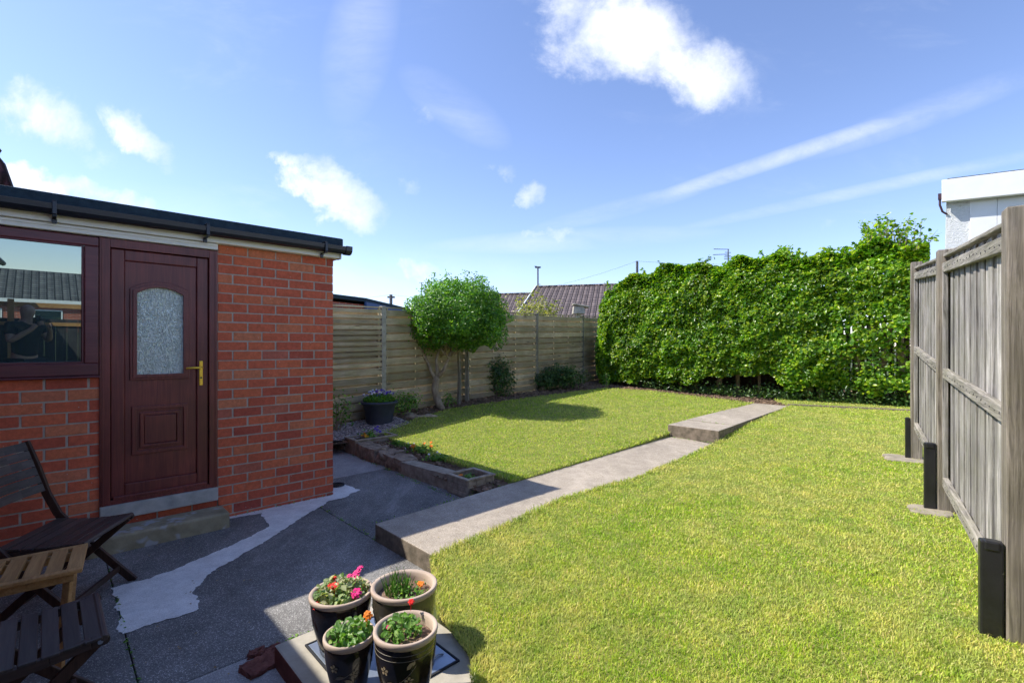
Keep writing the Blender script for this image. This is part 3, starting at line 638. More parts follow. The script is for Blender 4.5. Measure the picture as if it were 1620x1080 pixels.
for i in range(3):
    (a1_, b1_, g1, t1), (a0_, b0_, g0, t0) = pa[i], pa[i + 1]
    x0 = a0_ + .10; x1 = a1_; Lp = x1 - x0; ca = (x0 + x1) / 2
    ztop0 = t0 - .03 - .16; ztop1 = t1 - .035 - .16; sl = (ztop1 - ztop0) / Lp
    if i == 0: ztop1 = t1 - .05 - .16; sl = (ztop1 - ztop0) / Lp
    def ZT(x): return ztop0 + sl * (x - x0)
    bb = (b0_ + b1_) / 2 - .005 - (.045 if i == 2 else 0)
    pn = MB(); nb = 19; wv = Lp / nb
    for k in range(nb):
        xc = x0 + (k + .5) * wv; zt_ = ZT(xc) - .035; zb_ = zt_ - 1.78
        rz = Matrix.Rotation(R(2 + random.uniform(-2.5, 2.5)), 3, 'Z') @ Matrix.Rotation(random.uniform(-.004, .004), 3, 'Y')
        pn.box((xc + random.uniform(-.004, .004), bb - (.012 if k % 2 else .024), (zt_ + zb_) / 2), (wv * (.80 if k % 2 else 1.1), .011, zt_ - zb_), rz)
    panel = pn.build('panel', mFenceV, RF)
    r3 = Matrix.Rotation(-math.atan(sl), 3, 'Y')
    for dz, hh in ((-.11, .075), (-.93, .075), (-1.78, .08)):
        m = MB(); m.box((ca, bb + .012, ZT(ca) + dz), (Lp / math.cos(math.atan(sl)) - .006, .036, hh), r3); m.build('rail', mFenceR, panel, bevel=.005)
    if True:
        m = MB()
        for k in range(nb):
            for dz in (-.11, -.93, -1.78):
                xk = x0 + (k + .5) * wv; zk = ZT(xk) + dz; rr0 = .0028
                m.tube([(xk + random.uniform(-.01, .01), bb + .0295, zk + random.uniform(-.015, .015)), (xk, bb + .0312, zk)], rr0, 6)
        tag(m.build('nails', mBlack, panel), kind='stuff')
    m = MB(); m.box((ca, bb - .012, ZT(ca) - .016), (Lp / math.cos(math.atan(sl)) - .006, .075, .024), r3); m.build('capping', mFenceR, panel, bevel=.005)
    for sx0 in (x1 - .016, x0 + .016):
        m = MB(); m.box((sx0, bb + .0135, ZT(sx0) - .92), (.03, .032, 1.66)); m.build('stile', mFenceV, panel, bevel=.003)
# black repair spurs beside each post
for (x, y, z0, z1), hgt, wd, lab in ((RP[0], .47, .045, 'black repair spur beside the farthest fence post'), (RP[1], .53, .075, 'streaked black repair spur beside the middle fence post'), (RP[2], .43, .080, 'black repair spur beside the nearest fence post')):
    p = Vector((x, y)) - RN * (wd * .5 + .006) + RD * .03; m = MB()
    m.box((0, -.0, hgt / 2 - .05), (.05, wd, hgt + .1)); m.box((-.004, .0, hgt - .02), (.052, wd * .7, .045))
    o = m.build('post_spur', mBlack, bevel=.008, seg=2); o.location = (p.x, p.y, z0); o.rotation_euler = (0, 0, rang); tag(o, lab, 'post support', 'black spurs bracing the fence posts')
for (x, y, z0, z1), (w1, w2), lab in ((RP[0], (.42, .34), 'rough concrete footing around the farthest fence post'), (RP[1], (.28, .26), 'small concrete footing half in grass at the middle fence post')):
    m = MB(); p = Vector((x, y)) - RN * .05 - RD * .02; pts = []
    for k in range(20):
        a = 2 * PI * k / 20 + .3; q_ = 1 / max(abs(math.cos(a)), abs(math.sin(a))); q_ = q_ * random.uniform(.90, 1.05); ra_ = w1 / 2 * q_ * math.cos(a); rb_ = w2 / 2 * q_ * math.sin(a)
        pts.append((p.x + ra_ * RN.x + rb_ * RD.x, p.y + ra_ * RN.y + rb_ * RD.y))
    m.prism(pts, z0 - .1, lambda X, Y: G(X, Y) + .016 + random.uniform(-.006, .006)); o = m.build('post_footing', mFoot, bevel=.012, seg=2); tag(o, lab, 'footing')

# ------------------------------------------------------------------ HEDGE
HA = Vector((2.55, 13.55)); HB = Vector((7.75, 9.0)); HL = (HB - HA).length; HD = (HB - HA).normalized(); HN = Vector((-HD.y, HD.x)) * -1   # HN toward lawn
if HN.dot(Vector((0, -1))) < 0: HN = -HN
HG = empty('beech_hedge', (5.6, 10.9, .35), 0, 'tall wide leafy green hedge across the end of the garden', 'hedge')
def hzt(t):   # top height
    return 3.40 - .95 * (1 - min(1, max(0, t) / .19)) ** 1.8 + .10 * math.sin(t * 23) + .06 * math.sin(t * 51)
def hzb(t):
    b = .24 + .05 * math.sin(t * 34) + .05 * math.sin(t * 61 + 1) + .24 * sstep(.40, .47, t) * (1 - sstep(.60, .68, t))
    b = b * sstep(.05, .22, t) + .16 * (1 - sstep(.05, .22, t)); return b + .35
PT = []; NR = []
nn = 122000; tt = rng.random(nn); uu = rng.random(nn); kk = rng.random(nn)
for t, u_, k in zip(tt, uu, kk):
    zt_ = hzt(t); zb_ = hzb(t); endr = sstep(-.02, .10, t)
    face = random.random()
    dep = .50 * (.7 + .3 * endr)
    shell = k ** 1.7 * .42
    if face < .76:
        z = zb_ + (zt_ - zb_) * u_; w = (z - zb_) / (zt_ - zb_)
        prof = dep * (1 - .55 * max(0, w - .72) / .28 * max(0, w - .72) / .28 * 1.4 - .25 * max(0, .25 - w) / .25)
        off = prof - shell; nr = (HN.x, HN.y, .85 + 1.2 * max(0, w - .6))
    else:
        z = zt_ - shell * .8; off = random.uniform(-.6, dep * .75); z -= .35 * max(0, off - .1) ** 2; nr = (HN.x * .3, HN.y * .3, 1)
    p = HA + HD * (t * HL) + HN * off
    q = (p.x, p.y, z); ln = nz(q, 1.5); l2 = nz(q, 4.5, 9)
    p += HN * (.09 * ln + .06 * l2); z += .12 * ln * (face > .76)
    # thin, see-through area low on the right
    hole = sstep(.74, .84, t) * (1 - sstep(1.75, 2.4, z)) * sstep(.6, .95, z)
    if random.random() < hole * (.66 + .9 * nz(q, 2.0, 4)): continue
    if z < .45 + .25: 
        if random.random() < .4: continue
    PT.append((p.x, p.y, z)); NR.append(nr)
# left rounded end
for _ in range(7000):
    a = random.uniform(PI * .35, PI * 1.5); z = random.uniform(.5, 2.45); r_ = .56 - .25 * random.random() ** 2; r_ *= 1 - .5 * max(0, (z - 1.7) / .75) ** 2
    dv = HN * math.cos(a - PI * .5) * -1 * -r_ - HD * abs(math.sin(a - PI * .5)) * r_ * .7
    p = HA + HD * .42 + dv; q = (p.x, p.y, z); p -= HD * .15 * nz(q, 1.8)
    PT.append((p.x, p.y, z)); NR.append((dv.x, dv.y, .4))
# shoots above the top
shoots = MB(); 
for _ in range(120):
    t = random.choice([random.uniform(.05, .98), random.uniform(.55, .98), random.uniform(.84, .99)]); p = HA + HD * (t * HL) + HN * random.uniform(-.4, .45)
    h = random.uniform(.10, .28) * (1.0 + 1.2 * sstep(.82, .90, t)); z0 = hzt(t) - .1; dx = Vector((random.uniform(-.25, .3), random.uniform(-.2, .2)))
    a = Vector((p.x, p.y, z0)); b = Vector((p.x + dx.x * .4, p.y + dx.y * .4, z0 + h * .6)); c = Vector((p.x + dx.x, p.y + dx.y, z0 + h))
    shoots.tube([a, b, c], [.006, .004, .002], 4)
    for _k in range(int((11 + h * 38) * (1 - .5 * sstep(.82, .9, t)))):
        w = random.random(); q = a.lerp(b, w * 2) if w < .5 else b.lerp(c, w * 2 - 1)
        PT.append((q.x + random.gauss(0, .035), q.y + random.gauss(0, .035), q.z + random.gauss(0, .03))); NR.append((random.gauss(0, .6), random.gauss(0, .6), 1))
PT = np.array(PT) - np.array((5.6, 10.9, .35)); leaves('crown', PT, np.array(NR), (.050, .100), mHedge, HG, .5, .66, .3)
# branches & trunks
hx = MB()
def hl(p): return (p[0] - 5.6, p[1] - 10.9, p[2] - .35)
for t, r_ in ((.17, .03), (.24, .028), (.31, .035), (.38, .03), (.45, .055), (.51, .045), (.58, .03), (.66, .035), (.72, .085), (.75, .085), (.80, .07), (.84, .05), (.885, .06), (.95, .07)):
    p = HA + HD * (t * HL) + HN * random.uniform(-.15, .10); g = G(p.x, p.y)
    m = MB(); lean = HD * random.uniform(-.18, .18) - HN * random.uniform(0, .06)
    pts = [hl((p.x, p.y, g - .05)), hl((p.x + lean.x * .3, p.y + lean.y * .3, g + .5)), hl((p.x + lean.x, p.y + lean.y, g + 1.1)), hl((p.x + lean.x * 2.2, p.y + lean.y * 2, g + 2.1)), hl((p.x + lean.x * 2.6, p.y + lean.y * 2.4, g + 2.7))]
    m.tube(pts, [r_ * 1.15, r_, r_ * .85, r_ * .5, r_ * .2], 9)
    for k in range(9 if t > .7 else 4):
        z = random.uniform(.6, 2.2); a = random.uniform(0, 2 * PI); q = Vector(pts[1]).lerp(Vector(pts[3]), (z - .5) / 1.7)
        l_ = random.uniform(.3, .8); e = q + Vector((HD.x * math.cos(a) * l_ + HN.x * .2 * math.sin(a), HD.y * math.cos(a) * l_ + HN.y * .2 * math.sin(a), random.uniform(.1, .5)))
        md = q.lerp(e, .5) + Vector((random.uniform(-.08, .08), random.uniform(-.05, .05), random.uniform(-.05, .1)))
        m.tube([q, md, e], [r_ * .32, r_ * .22, .004], 6)
    m.build('trunk', mBark2, HG, smooth=True)
o = MB(); o.v = [hl(v) for v in shoots.v]; o.f = shoots.f; tag(o.build('twigs', mBark2, HG), kind='stuff')
# big leaning limb on the right
m = MB(); g = .35; p0 = HA + HD * (.755 * HL) + HN * .08; p1 = HA + HD * (.84 * HL) + HN * .30; p2 = HA + HD * (.94 * HL) + HN * .2
m.tube([hl((p0.x, p0.y, g)), hl((p0.x + .05, p0.y, g + .55)), hl((p1.x, p1.y, 1.45)), hl((lerp(p1, p2, .5).x, lerp(p1, p2, .5).y, 1.95)), hl((p2.x, p2.y, 2.1))], [.085, .075, .06, .05, .02], 10)
for k in range(10):
    w = random.uniform(.3, 1); b_ = lerp(p1, p2, w); z = 1.45 + .65 * w
    e = b_ + HD * random.uniform(-.2, .8) + HN * random.uniform(-.1, .3); m.tube([hl((b_.x, b_.y, z)), hl(((b_.x + e.x) / 2, (b_.y + e.y) / 2, z + random.uniform(.0, .2))), hl((e.x, e.y, z + random.uniform(-.2, .35)))], [.022, .015, .004], 6)
m.build('trunk', mBark2, HG, smooth=True)
# low ivy and weeds under hedge (uncountable)
P = []; 
for _ in range(9000):
    t = random.uniform(.02, 1); off = random.uniform(-.15, .36); 
    if nz((t * 9, off * 2, 0), 1, 3) < -.15 and t < .55: continue
    if t < .66 and random.random() < .5: continue
    p = HA + HD * (t * HL) + HN * (off + .05); P.append((p.x, p.y, G(p.x, p.y) + abs(random.gauss(0, .13 + (.12 if t > .7 else 0)))))
P = np.array(P); o = leaves('undergrowth', P, np.tile((0, -.3, 1), (len(P), 1)), (.03, .07), mShrub, None, .8); tag(o, 'low ivy and weeds growing under the hedge', 'ground cover', kind='stuff')
# fence behind the hedge
BFm = empty('boundary_fence', (HA.x, HA.y, .3), math.atan2(HD.y, HD.x), 'brown upright board fence half hidden behind the hedge', 'fence')
m = MB(); x = -.4; mBF = M_wood('brown_upright', (.045, .03, .022), (.13, .085, .06), 2, .85, isl=.3)
while x < HL + 1.0:
    m.box((x, .95, .85), (.095, .016, 1.75 + random.uniform(-.01, .01))); x += .099 if x < HL * .78 else .125
m.build('boards', mBF, BFm); m = MB(); m.bx(-.4, HL + 1, .96, 1.0, .3, .37); m.bx(-.4, HL + 1, .96, 1.0, 1.35, 1.42); m.build('rail', mBF, BFm)

# ------------------------------------------------------------------ ROUND TREE
tx, ty = gp(692, 640, .385); tz = .36
TR = empty('lollipop_tree', (tx, ty, tz), 0, 'clipped round evergreen tree with pale twisted trunk in the planting bed', 'tree')
m = MB()
m.tube([(.12, -.1, -.06), (.05, -.04, .03), (.0, 0, .13), (-.05, 0, .30), (-.03, .0, .45), (-.0, 0, .56)], [.05, .07, .075, .066, .062, .056], 10)
m.tube([(-.02, 0, .50), (-.10, 0, .62), (-.17, 0, .78), (-.24, .0, .95), (-.30, .02, 1.2), (-.25, .1, 1.5)], [.045, .035, .028, .025, .022, .01], 8)
m.tube([(-.01, 0, .52), (.00, 0, .68), (-.02, 0, .85), (.03, .02, 1.05), (.1, 0, 1.3), (.1, 0, 1.7)], [.045, .036, .03, .026, .022, .01], 8)
m.tube([(.0, 0, .52), (.12, -.03, .66), (.18, -.02, .80), (.24, 0, .98), (.38, .02, 1.2), (.6, 0, 1.5)], [.045, .038, .03, .024, .02, .01], 8)
for _ in range(34):
    a = random.uniform(0, 2 * PI); q = Vector((random.uniform(-.25, .35), random.uniform(-.1, .1), random.uniform(.85, 1.3)))
    e = q + Vector((math.cos(a) * .5, math.sin(a) * .5, random.uniform(.15, .6))); m.tube([q, q.lerp(e, .5) + Vector((0, 0, .05)), e], [.014, .01, .003], 5)
m.build('trunk', mBark, TR, smooth=True)
cx = (724 - 810) / F * ty - tx
P1, d1 = crown_pts((cx + .0, 0, 1.68), (.89, .85, .67), 21000, .24, 2.6, .38, 1)
P2, d2 = crown_pts((cx + .42, 0, 1.42), (.52, .55, .48), 5000, .2, 2.6, .4, 5)
P3, d3 = crown_pts((cx - .42, 0, 1.35), (.42, .5, .45), 2200, .3, 2.6, .6, 8)
P = np.concatenate([P1, P2, P3]); D_ = np.concatenate([d1, d2, d3])
k = (P[:, 2] > 1.02 + .12 * np.sin(P[:, 0] * 9)) & ~((P[:, 2] < 1.30) & (rng.random(len(P)) < .45)); P, D_ = P[k], D_[k]
sp = []
for _ in range(95):
    a = random.uniform(0, 2 * PI); e = random.uniform(.0, 1); b_ = np.array((cx + .88 * math.cos(a) * (1 - e * .5), .8 * math.sin(a) * .7, 1.66 + .66 * e ** .6 * 1.0))
    for _k in range(8): sp.append(b_ + np.array((random.gauss(0, .03), random.gauss(0, .03), random.uniform(0, .15))))
P = np.concatenate([P, np.array(sp)]); D_ = np.concatenate([D_, np.tile((0, 0, 1.), (len(sp), 1))])
D_[:, 2] += .35
leaves('crown', P, D_, (.030, .062), mTreeLeaf, TR, .65, .55, .3)

# ------------------------------------------------------------------ SHRUBS
def shrub(name, x, y, z, r, n, mat, label, cat='shrub', size=(.03, .06), stems=7, lump=.5, parent_stems=mBark2, shell=.7):
    e = empty(name, (x, y, z), 0, label, cat)
    P, d = crown_pts((0, 0, r[2] * 1.0), r, n, lump, 2.2, shell, x * 3); ok = P[:, 2] > .01; P, d = P[ok], d[ok]; d[:, 2] += .6
    leaves('foliage', P, d, size, mat, e, .7)
    m = MB()
    for _ in range(stems):
        a = random.uniform(0, 2 * PI); k = random.uniform(.3, .9); m.tube([(random.uniform(-.04, .04), 0, -.03), (r[0] * k * .5 * math.cos(a), r[1] * k * .5 * math.sin(a), r[2] * .9), (r[0] * k * math.cos(a), r[1] * k * math.sin(a), r[2] * random.uniform(1.2, 1.8))], [.010, .007, .002], 5)
    m.build('stem', parent_stems, e); return e
def on(u, v, z): x, y = gp(u, v, z); return x, y, z
x, y, z = on(785, 622, .40); y -= .35; x -= .02; shrub('evergreen_shrub', x, y, .37, (.42, .34, .44), 3000, mShrub, 'dark bushy shrub against the fence right of the tree', size=(.03, .07))
x, y, z = on(890, 612, .44); shrub('evergreen_shrub', x - .1, y - .3, .42, (.60, .3, .30), 3000, mShrub, 'low spreading dark shrub below the middle fence panel', size=(.03, .07))
shrub('evergreen_shrub', x - .55, y - .45, .41, (.28, .24, .22), 900, mShrub, 'small dark shrub left of the low spreading shrub by the fence post', size=(.03, .06))
x, y, z = on(655, 650, .34); shrub('young_plant', x - .1, y, .31, (.28, .16, .20), 330, mPlant, 'sparse straggly green plant on soil left of the tree trunk', 'plant', (.03, .06), 5, .6)
x, y, z = on(712, 640, .38); shrub('young_plant', x, y - .1, .35, (.15, .12, .14), 130, mPlant, 'small leafy plant just right of the tree trunk', 'plant', (.03, .05), 4)
x, y, z = on(958, 612, .45); shrub('young_plant', x + .05, y + .15, .43, (.10, .10, .20), 160, mPlant, 'upright bright green seedling at the left foot of the hedge', 'plant', (.03, .06), 3)
x, y = -2.62, 7.25; shrub('climbing_plant', x, y, .2, (.34, .10, .34), 240, mPlant, 'thin climber on the fence left of the blue grey tub', 'plant', (.035, .06), 6, .7)
x, y = -2.0, 8.15; shrub('young_plant', x, y, .3, (.34, .18, .22), 420, mPlant, 'straggly plant with white flecks right of the blue grey tub', 'plant', (.03, .05), 5, .6)
x = (848 - 810) / F * 13.6; shrub('garden_bush', x, 13.6, .5, (.80, .5, 1.12), 7000, mPaleLeaf, 'pale yellow green bush rising behind the board fence', size=(.05, .11))
x = (790 - 810) / F * 13.2; shrub('garden_bush', x + .1, 13.2, .5, (.40, .4, 1.05), 2600, mPaleLeaf, 'thin pale bush behind the fence beside the round tree', size=(.05, .10))

# ------------------------------------------------------------------ FRONT EDGING: planters and stones
PG0 = Vector(gp(545, 714)); PG1 = Vector((-.43, 4.66)); PD = (PG1 - PG0).normalized(); PN = Vector((-PD.y, PD.x))     # PN toward the lawn
if PN.dot(Vector((1, 1))) < 0: PN = -PN
plen = (PG1 - PG0).length; pang = math.atan2(PD.y, PD.x)
def along(d, b=0): p = PG0 + PD * d + PN * b; return p
def bedding(parent_name, x, y, z, r, n, flowers, label, mat=mPlant, size=(.02, .045), hgt=.09):
    e = empty(parent_name, (x, y, z), 0, label, 'flowers')
    P = np.stack([rng.normal(0, r[0] * .5, n), rng.normal(0, r[1] * .5, n), np.abs(rng.normal(hgt * .5, hgt * .35, n))], 1)
    leaves('foliage', P, np.tile((0, -.2, 1.), (n, 1)), size, mat, e, .7, .6)
    for mat_, pts in flowers:
        for (fx, fy, fz, fr) in pts: flower(e, fx, fy, fz, fr, mat_)
    return e
def flower(parent, x, y, z, r, mat, tilt=None):
    m = MB(); n = 6; nrm = Vector((random.uniform(-.5, .3), random.uniform(-1.0, -.3), 1)).normalized(); rot = nrm.to_track_quat('Z', 'Y').to_matrix()
    for lay in range(2):
        for k in range(n):
            a = 2 * PI * k / n + lay * .5; rr_ = r * (1 - .3 * lay); q = lambda rad, da, h: tuple(Vector((x, y, z)) + rot @ Vector((rad * math.cos(a + da), rad * math.sin(a + da), h)))
            m.add([q(0, 0, .002 + lay * r * .15), q(rr_ * .6, -.45, r * .18 + lay * r * .2), q(rr_, -.25, r * .05 + lay * r * .35), q(rr_, .25, r * .05 + lay * r * .35), q(rr_ * .6, .45, r * .18 + lay * r * .2)], [(0, 1, 2, 3, 4)])
    m.tube([(x, y, z), (x * .9, y * .9, z - r * 2.2)], r * .07, 5)
    return m.build('flower', mat, parent)
def trough(name, d0, d1, depth, z0, z1, label, mat, brickface=False):
    p = along(d0); e = empty(name, (p.x, p.y, z0), pang, label, 'planter'); w = d1 - d0; sg = 1 if Vector((-PD.y, PD.x)).dot(PN) > 0 else -1
    m = MB(); t = .028; h = z1 - z0
    def B(x0, x1, y0, y1, za, zb): m.bx(x0, x1, min(sg * y0, sg * y1), max(sg * y0, sg * y1), za, zb)
    B(0, w, 0, t, 0, h); B(0, w, depth - t, depth, 0, h); B(0, t, t + .0005, depth - t - .0005, 0, h); B(w - t, w, t + .0005, depth - t - .0005, 0, h); B(t, w - t, t, depth - t, 0, .02)
    body = m.build('body', mat, e, bevel=.006)
    m = MB()
    def B(x0, x1, y0, y1, za, zb): m.bx(x0, x1, min(sg * y0, sg * y1), max(sg * y0, sg * y1), za, zb)
    B(-.012, w + .012, -.012, t + .006, h + .0005, h + .022); B(-.012, w + .012, depth - t - .006, depth + .012, h + .0005, h + .022); B(-.012, t + .006, t + .0065, depth - t - .0065, h + .0005, h + .022); B(w - t - .006, w + .012, t + .0065, depth - t - .0065, h + .0005, h + .022)
    m.build('rim', mat, e, bevel=.006)
    if brickface:
        m = MB()
        for row in range(3):
            xx = .006 - (row % 2) * .05
            while xx < w - .01:
                x2 = min(xx + random.uniform(.08, .13), w - .006); x1_ = max(xx, .006)
                if x2 - x1_ > .02: B(x1_ + .004, x2 - .004, -.006, .0005, .01 + row * h / 3, .004 + (row + 1) * h / 3 - .006)
                xx = x2
            yy = .006 - (row % 2) * .04
            while yy < depth - .01:
                y2 = min(yy + random.uniform(.08, .13), depth - .006); y1_ = max(yy, .006)
                if y2 - y1_ > .02: B(w - .0005, w + .006, y1_ + .004, y2 - .004, .01 + row * h / 3, .004 + (row + 1) * h / 3 - .006)
                yy = y2
        m.build('stone_facing', mat, e, bevel=.004)
    m = MB(); m.bx(t, w - t, *(sorted((sg * t, sg * (depth - t)))), .02, h - .035); m.build('soil', mSoil, e)
    return e
def rock(d0, d1, depth, h, label, seed, mat=mRock, name='edging_stone', jag=.028, sub=4):
    bm = bmesh.new(); bmesh.ops.create_cube(bm, size=1); bmesh.ops.subdivide_edges(bm, edges=bm.edges[:], cuts=sub, use_grid_fill=True)
    w = d1 - d0
    for v in bm.verts:
        c = v.co.copy(); n_ = c.normalized()
        c = c.lerp(n_ * .62, .16 if jag > .02 else .03); q = Vector((c.x * w, c.y * depth, c.z * h))
        q += n_ * jag * (noise.fractal(q * 9 + Vector((seed * 5, 0, 0)), 1, 2, 4)) ; v.co = q
    me = bpy.data.meshes.new(name); bm.to_mesh(me); bm.free(); me.materials.append(mat)
    o = bpy.data.objects.new(name, me); COL.objects.link(o); p = along((d0 + d1) / 2, depth / 2 + random.uniform(-.02, .02)); o.location = (p.x, p.y, h / 2 - .01); o.rotation_euler = (random.uniform(-.03, .03), random.uniform(-.03, .03), pang + random.uniform(-.06, .06))
    tag(o, label, 'edging stone', 'stones edging the raised bed'); return o
trough('stone_trough', .02, .36, .62, 0, .19, 'rectangular stone trough of orange and violet pansies beside the garage wall', mBlock)
rock(.37, .60, .2, .185, 'squarish edging stone touching the pansy trough', 1, jag=.02)
rock(.60, .92, .24, .18, 'rounded rough edging stone second from the pansy trough', 2, jag=.04)
rock(.93, 1.20, .26, .17, 'split layered edging stone in the middle of the row', 3, jag=.05)
rock(1.21, 1.60, .23, .165, 'long dark rough edging stone left of the smooth block', 4, jag=.03)
rock(1.61, plen - .36, .17, .16, 'smooth straight grey stone block between rough stones and corner planter', 5, mBlock, 'stone_block', .005)
trough('corner_planter', plen - .34, plen, .34, 0, .17, 'corner planter with small stone block pattern beside the path', mBlock, True)
rock(-.35, .0, .2, .10, 'low dark stone partly hidden behind the garage corner', 8, jag=.03)
p = along(.19, .3); e = bedding('pansies', p.x, p.y, .17, (.10, .12), 150, [(mOr, [(-.07, -.05, .06, .028), (-.10, .02, .07, .022), (-.02, -.08, .045, .02)]), (mYe, [(-.04, -.09, .05, .026), (-.11, -.03, .05, .02)]), (mPu, [(.05, .05, .13, .026), (.10, -.02, .12, .028), (.07, .1, .15, .022), (.12, .05, .09, .022)])], 'orange yellow and deep violet pansies in stone trough', hgt=.10)
p = along(1.35, .42); bedding('marigolds', p.x, p.y, .15, (.17, .10), 170, [(mOr, [(-.10, -.04, .085, .034), (.12, -.02, .075, .028), (.02, .09, .09, .02), (.10, .10, .1, .02)]), (mWh, [(-.15, .06, .07, .012), (-.2, -.02, .05, .01)])], 'green marigold clump with orange blooms at the lawn edge', hgt=.07)
p = along(.75, .40); bedding('bedding_plant', p.x, p.y, .15, (.08, .08), 90, [(mWh, [(.03, .0, .06, .012)])], 'small green plant on soil behind rounded edging stone', hgt=.05)
p = along(1.0, .46); bedding('bedding_plant', p.x, p.y, .15, (.14, .08), 110, [(mWh, [(.05, 0, .05, .010), (-.03, .03, .05, .010)])], 'flat green plant on soil near the front left lawn corner', hgt=.04)
p = along(1.80, .36); bedding('bedding_plant', p.x, p.y, .14, (.16, .08), 150, [(mWh, [(-.10, -.02, .07, .016), (.02, .05, .06, .012), (-.02, .1, .07, .014)])], 'low green plant with white flowers behind smooth stone block', hgt=.05)
p = along(plen - .2, .17); bedding('bedding_plant', p.x, p.y, .12, (.06, .06), 70, [(mOr, [(-.08, -.02, .05, .022)]), (mYe, [(-.1, .0, .04, .014)])], 'tiny orange flowered plant inside the corner planter', hgt=.05)
# log / stone border near fence bed
for i, (u, v, w, lab) in enumerate(((637, 657, .5, 'long low bark edged stone right of the tub'), (668, 661, .55, 'flat weathered border stone where lawn meets the tree bed'))):
    x, y = gp(u, v, .26); m = MB(); bm = None
    pts = [(w * (k / 6 - .5), .02 * math.sin(k * 2 + i), .03 + .012 * math.sin(k * 1.7)) for k in range(7)]
    m.tube(pts, [.03, .05, .055, .05, .055, .045, .03], 8); o = m.build('border_stone', mBark, smooth=True, jit=.004); o.location = (x, y, .24); o.rotation_euler = (0, 0, -.25 + i * .4); tag(o, lab, 'border stone')

# ------------------------------------------------------------------ BIG TUB
bx_, by_ = gp(600, 673, .2); by_ += 0.0
TB = empty('plant_tub', (bx_, by_, .19), 0, 'large blue grey plastic tub on gravel beside the fence', 'planter')
m = MB(); m.lathe([(.17, 0), (.185, .0), (.195, .03), (.248, .34), (.255, .345), (.262, .352), (.262, .365), (.285, .37), (.292, .385), (.287, .405), (.262, .408), (.250, .395), (.235, .36), (.0, .355)], n=48); m.build('body', mTub, TB, smooth=True)
m = MB(); m.lathe([(.236, .362), (.12, .378), (.0, .38)], n=30); m.build('soil', mSoil, TB, jit=.004)
e = empty('violas', (bx_, by_, .56), 0, 'mass of violet and white violas filling the blue grey tub', 'flowers')
n = 1500; a = rng.random(n) * 2 * PI; r_ = .245 * np.sqrt(rng.random(n)); P = np.stack([r_ * np.cos(a), r_ * np.sin(a), .02 + rng.random(n) * .14 * (1 - (r_ / .34) ** 2)], 1)
leaves('foliage', P, np.tile((0, -.3, 1.), (n, 1)), (.02, .042), mTreeLeaf, e, .8)
for k in range(60):
    a_ = random.uniform(0, 2 * PI); rr_ = .25 * math.sqrt(random.random()); flower(e, rr_ * math.cos(a_), rr_ * math.sin(a_) - .02, .09 + .13 * (1 - (rr_ / .33) ** 2) * random.uniform(.7, 1.15), random.uniform(.012, .02), mPu if random.random() < .66 else mWh)

mPotSoil = M_noise('potting_soil', (.10, .06, .04), (.30, .20, .14), 50, .95, 1, 70, bd=.01)
# ------------------------------------------------------------------ MANHOLE PLINTH + POTS
def Lw(p, a, b): return (p[0] + a * W.x + b * N.x, p[1] + a * W.y + b * N.y)
P0 = (-.955, 2.228)
PLN = empty('manhole_plinth', (P0[0], P0[1], 0), rzW, 'raised cream cement plinth holding a metal manhole cover under four pots', 'plinth')
m = MB(); m.bx(-.10, .56, -.72, .105, -.05, .098); o = m.build('plinth', mCement, PLN, bevel=.008); o.data.materials.append(mRedPaint)
for p in o.data.polygons:
    if p.normal.x < -.5 : p.material_index = 1
m = MB(); m.bx(.0, .45, -.58, 0, .0985, .101); m.bx(.0, .45, -.58, -.572, .1015, .106); m.bx(0, .008, -.571, -.008, .1015, .106); m.bx(.442, .45, -.571, -.008, .1015, .106); m.bx(0, .45, -.0075, 0, .1015, .106)
m.build('cover_frame', mDarkGap, PLN)
m = MB(); m.bx(.012, .438, -.568, -.012, .1015, .1045); m.build('cover', mSteel, PLN, bevel=.001)
m = MB(); m.tube([(.05, -.10, .108), (.06, -.07, .112), (.11, -.05, .112), (.13, -.05, .108)], .004, 6); m.tube([(.33, -.52, .108), (.36, -.50, .112), (.40, -.49, .112), (.42, -.50, .108)], .004, 6); m.build('lifting_key', mSteel, PLN, smooth=True)
